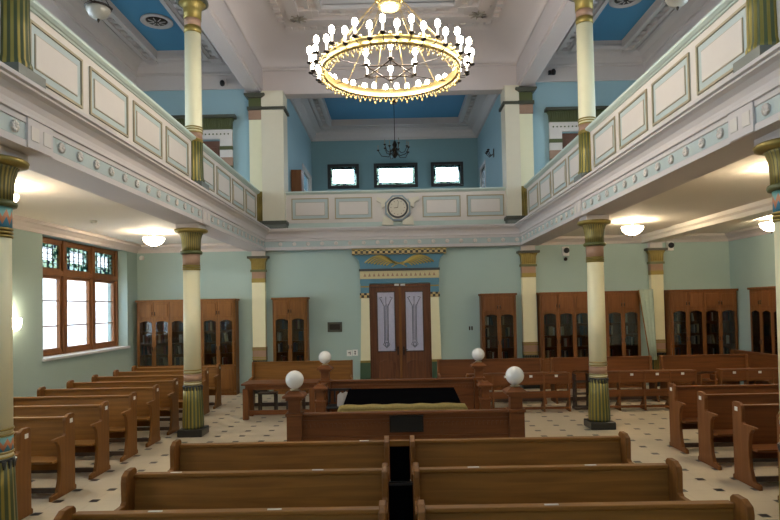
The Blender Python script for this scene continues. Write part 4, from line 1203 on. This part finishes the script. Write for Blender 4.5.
def bookcase(x0, n, label, blabel, bgroup, y=15.40, rot=0, hidden=(), wd='red'):  # daylit left cases pass oakz; right ones keep the tone with shade coloured in
    """n glazed doors of .41 m; front at y, back against the wall; local x along the case, -y to the room"""
    global nbook
    cw = .413; w = n*cw+.06; D = .34; H = 2.42
    r = empty('bookcase', (x0, y, 0), label, 'bookcase', None, rot)
    mb = MB(); t = .02
    mb.box(0, t, 0, D, 0, H); mb.box(w-t, w, 0, D, 0, H); mb.box(t, w-t, D-.015, D, 0, H); mb.box(t, w-t, 0, D, .0, .08); mb.box(t, w-t, 0, D, H-t, H); mb.box(t, w-t, .01, D, 1.97, 1.99); mb.box(t, w-t, .01, D, .72, .75)
    for i in range(2, n, 2): xx = .03+i*cw; mb.box(xx-.01, xx+.01, .01, D, .08, H-t)
    mb.build('carcass', wd, r)
    MB().box(-.03, w+.03, -.04, D, H, H+.055).build('cornice', wd, r, bevel=.01)
    for z in (1.05, 1.34, 1.64): MB().box(t, w-t, .03, D-.015, z, z+.02).build('shelf', wd, r)
    for i in range(n):
        a, b = .03+i*cw+.003, .03+(i+1)*cw-.003
        s = .045
        up = MB().box(a, b, -.02, 0, 1.985, H-.005).build('upper_door', wd, r, bevel=.003)
        MB().box(a+.055, b-.055, -.034, -.015, 2.04, H-.06).build('door_panel', wd, up, bevel=.006)
        hx = b-.03 if i % 2 == 0 else a+.03
        MB().tube([(hx, -.022, 2.08), (hx, -.045, 2.09), (hx, -.045, 2.15), (hx, -.022, 2.16)], .010, 6).build('handle', 'iron', up)
        mb = MB(); z0, z1 = .745, 1.975
        mb.box(a, a+s, -.02, 0, z0, z1); mb.box(b-s, b, -.02, 0, z0, z1); mb.box(a+s, b-s, -.02, 0, z0, z0+s)
        pts = [(b-s, z1), (a+s, z1)] + [(a+s+(b-a-2*s)*j/8, z1-.085+.045*math.sin(PI*j/8)) for j in range(9)]
        mb.prism(pts, 1, -.02, 0)
        gd = mb.build('glass_door', wd, r)
        MB().box(a+s-.005, b-s+.005, -.011, -.007, z0+s-.005, z1-.03).build('pane', 'caseglass', gd)
        MB().tube([(hx, -.022, 1.16), (hx, -.045, 1.17), (hx, -.045, 1.25), (hx, -.022, 1.26)], .010, 6).build('handle', 'iron', gd)
        lo = MB().box(a, b, -.02, 0, .085, .72).build('lower_door', wd, r, bevel=.003)
        MB().box(a+.055, b-.055, -.034, -.015, .15, .66).build('door_panel', wd, lo, bevel=.006)
    M = Matrix.Translation((x0, y, 0)) @ Matrix.Rotation(rot, 4, 'Z')
    for i in range(n):
        if i in hidden: continue
        for z in (.75, 1.07, 1.36, 1.66):
            u = .03+i*cw+.06+random.choice((0, .02, .08, .14))
            k = random.randint(2, 4)
            lean = 0
            for j in range(k):
                if nbook >= 296: break
                me, bw = random.choice(book_mesh)
                if u+bw > .03+(i+1)*cw-.05: break
                o = bpy.data.objects.new('book', me); COL.objects.link(o)
                ry = 0
                if j == k-1 and random.random() < .4: ry = .16; u += .035
                o.matrix_world = M @ Matrix.Translation((u+bw/2, .06+random.random()*.05, z+.001+bw/2*math.sin(ry))) @ Matrix.Rotation(-ry if ry else 0, 4, 'Y')
                tag(o, blabel, 'book', bgroup); u += bw+.003; nbook += 1
bookcase(-6.62, 6, 'wide six-door wooden bookcase in the far left corner', 'book behind glass in the wide bookcase in the far left corner', 'books in the far left bookcase', hidden=(3,), wd='oakz')
bookcase(-3.12, 2, 'narrow two-door bookcase on the wall left of the door', 'book behind glass in the narrow bookcase left of the door', 'books in the bookcase left of the door', wd='oakz')
bookcase(2.24, 2, 'narrow two-door bookcase on the wall right of the door', 'book behind glass in the narrow bookcase right of the door', 'books in the bookcase right of the door')
bookcase(3.75, 6, 'wide six-door wooden bookcase behind the mid right column', 'book behind glass in the six-door bookcase behind the right column', 'books in the six-door right bookcase', hidden=(3,))
bookcase(7.05, 4, 'four-door wooden bookcase right of the yellowish pilaster', 'book behind glass in the four-door bookcase at the far right', 'books in the four-door right bookcase')
bookcase(XR-.36, 3, 'bookcase standing along the right side wall at the picture edge', 'book behind glass in the bookcase on the right side wall', 'books in the side wall bookcase', y=14.3, rot=-PI/2)

# ------------------------------------------------------------------ small wall fittings
def fitting(name, loc, boxes, label, cat, group=None):
    r = empty(name, loc, label, cat, group)
    for (pn, b, m) in boxes: MB().box(*b).build(pn, m, r, bevel=.004)
    return r
fitting('plaque', (-1.56, YB, 1.69), [('plate', (-.19, .19, -.025, 0, -.14, .12), 'darkgrey'), ('relief', (-.14, .14, -.035, -.02, -.08, .07), 'iron')], 'dark bronze plaque on the teal wall left of the door', 'plaque')
for i, (x, z, lb) in enumerate(((-1.19, .99, 'white evacuation sign with black symbol on the wall, left one of the pair'), (-1.04, 1.0, 'white evacuation sign with black arrow on the wall, right one of the pair'))):
    r = empty('wall_sign', (x, YB, z), lb, 'sign', 'pair of white signs left of the door')
    MB().box(-.07, .07, -.012, 0, -.08, .08).build('plate', 'white_tag', r)
    mb = MB()
    if i == 0: mb.box(-.035, .03, -.016, -.011, .0, .02); mb.box(.012, .03, -.016, -.011, -.04, .04)
    else: mb.box(-.008, .008, -.016, -.011, -.05, .05); mb.prism([(-.03, .02), (.03, .02), (0, .055)], 1, -.016, -.011); mb.prism([(-.03, -.02), (0, -.055), (.03, -.02)], 1, -.016, -.011)
    mb.build('symbol', 'black', r)
for (x, z, lb) in ((-2.42, 1.55, 'pair of small dark switches on the wall right of the narrow left bookcase'), (2.0, 1.58, 'pair of small dark switches on the wall left of the narrow right bookcase')):
    fitting('light_switch', (x, YB, z), [('toggle', (-.05, -.012, -.02, 0, -.05, .05), 'iron'), ('toggle', (.012, .05, -.02, 0, -.05, .05), 'iron')], lb, 'switch')
for (x, lb) in ((-4.0, 'small dark gallery switch beside the left upper pier'), (3.95, 'small dark gallery switch beside the right upper pier')):
    fitting('light_switch', (x, YB, 5.65), [('toggle', (-.04, -.012, -.02, 0, -.06, .06), 'iron'), ('toggle', (.012, .04, -.02, 0, -.06, .06), 'iron')], lb, 'switch')
for (x, lb) in ((4.52, 'white wall speaker with dark dome camera on the teal wall right of the pilaster'), (7.24, 'white wall speaker with dark dome camera above the four-door bookcase')):
    r = empty('security_camera', (x, YB, 3.52 if x < 5 else 3.60), lb, 'camera')
    MB().box(-.09, .08, -.1, 0, -.1, .14).build('housing', 'white_tag', r, bevel=.01)
    MB().ball((.0, -.13, .04), .075, 18, 10).build('dome', 'black', r)
    if x < 5: MB().ball((-.01, -.06, -.18), .05, 14, 8).build('lower_dome', 'iron', r)
for (x, z, lb) in ((-4.4, 8.15, 'white wall box with black dome camera on the left gallery frieze'), (4.3, 8.25, 'small black camera on the right gallery frieze')):
    r = empty('security_camera', (x, YB-.05, z), lb, 'camera')
    MB().box(-.1, .1, -.06, 0, -.11, .13).build('housing', 'white' if x < 0 else 'black', r, bevel=.008) if x < 0 else MB().box(-.12, .06, -.08, 0, -.05, .05).build('housing', 'black', r)
    MB().ball((.0, -.09, 0), .065, 16, 9, 1.3).build('dome', 'black', r)
r = empty('smoke_detector', (-6.6, YB-.06, 3.6), 'small white sensor in the corner above the far left bookcase', 'sensor')
MB().lathe([(.05, -.06), (.06, -.04), (.06, .02), (.03, .05)], n=16).build('body', 'white_tag', r)
r = empty('smoke_detector', (-5.6, 11.2, ZC), 'small white sensor on the low ceiling above the left windows', 'sensor')
MB().lathe([(.02, -.06), (.05, -.05), (.06, -.02), (.06, 0)], n=16).build('body', 'white_tag', r)
# dark vents on the nave wall
r = empty('wall_vent', (3.34, 9.6, 8.22), 'small dark diamond vent on the right nave beam', 'vent')
mb = MB(); mb.prism([(0, -.14), (.14, 0), (0, .14), (-.14, 0)], 0, -.012, .012); mb.build('grille', 'iron', r)
# folded cloth banner beside the pilaster
r = empty('cloth_banner', (6.37, 15.15, 0), 'pale green folded banner leaning beside the yellowish pilaster between bookcases', 'banner')
mb = MB()
k = 12
for j, z in enumerate((.72, 1.3, 1.9, 2.5)):
    t = j/3; w0, w1 = .05-.22*t, .21+.0*t
    for i in range(k+1):
        u = w0+(w1-w0)*i/k; mb.v.append((u, .09*t+.018*math.sin(i*1.7)*(.4+t), z))
for j in range(3):
    for i in range(k): a = j*(k+1)+i; mb.face((a, a+1, a+k+2, a+k+1), True)
o = mb.build('cloth', 'cloth', r, fix=False); s_ = o.modifiers.new('solid', 'SOLIDIFY'); s_.thickness = .012
MB().tube([(.03, -.03, 0), (.0, -.02, .9), (-.19, .04, 2.48)], .014, 6).build('pole', 'oakz', r)
# wooden cabinet and wall lamp in the balcony room
r = empty('cupboard', (-2.88, 17.1, 4.2), 'brown wooden cupboard against the left wall of the blue balcony room', 'cupboard')
MB().box(0, .30, 0, .5, 0, 1.97).build('body', 'red', r, bevel=.01)
MB().box(.03, .27, -.015, 0, .1, 1.9).build('door', 'red', r, bevel=.005)
r = empty('wall_lamp', (RX1, 18.3, 6.85), 'dark bracket lamp on the right wall of the blue balcony room', 'wall lamp')
MB().box(-.02, 0, -.06, .06, -.15, .1).build('back_plate', 'iron', r)
mb = MB()
for s in (-1, 0, 1): mb.tube([(-.02, 0, -.05), (-.12, s*.12, -.12), (-.2, s*.2, 0)], .012, 6); mb.lathe([(.02, 0), (.05, .04), (.03, .05)], (-.2, s*.2, 0), 10)
mb.build('arms', 'iron', r)
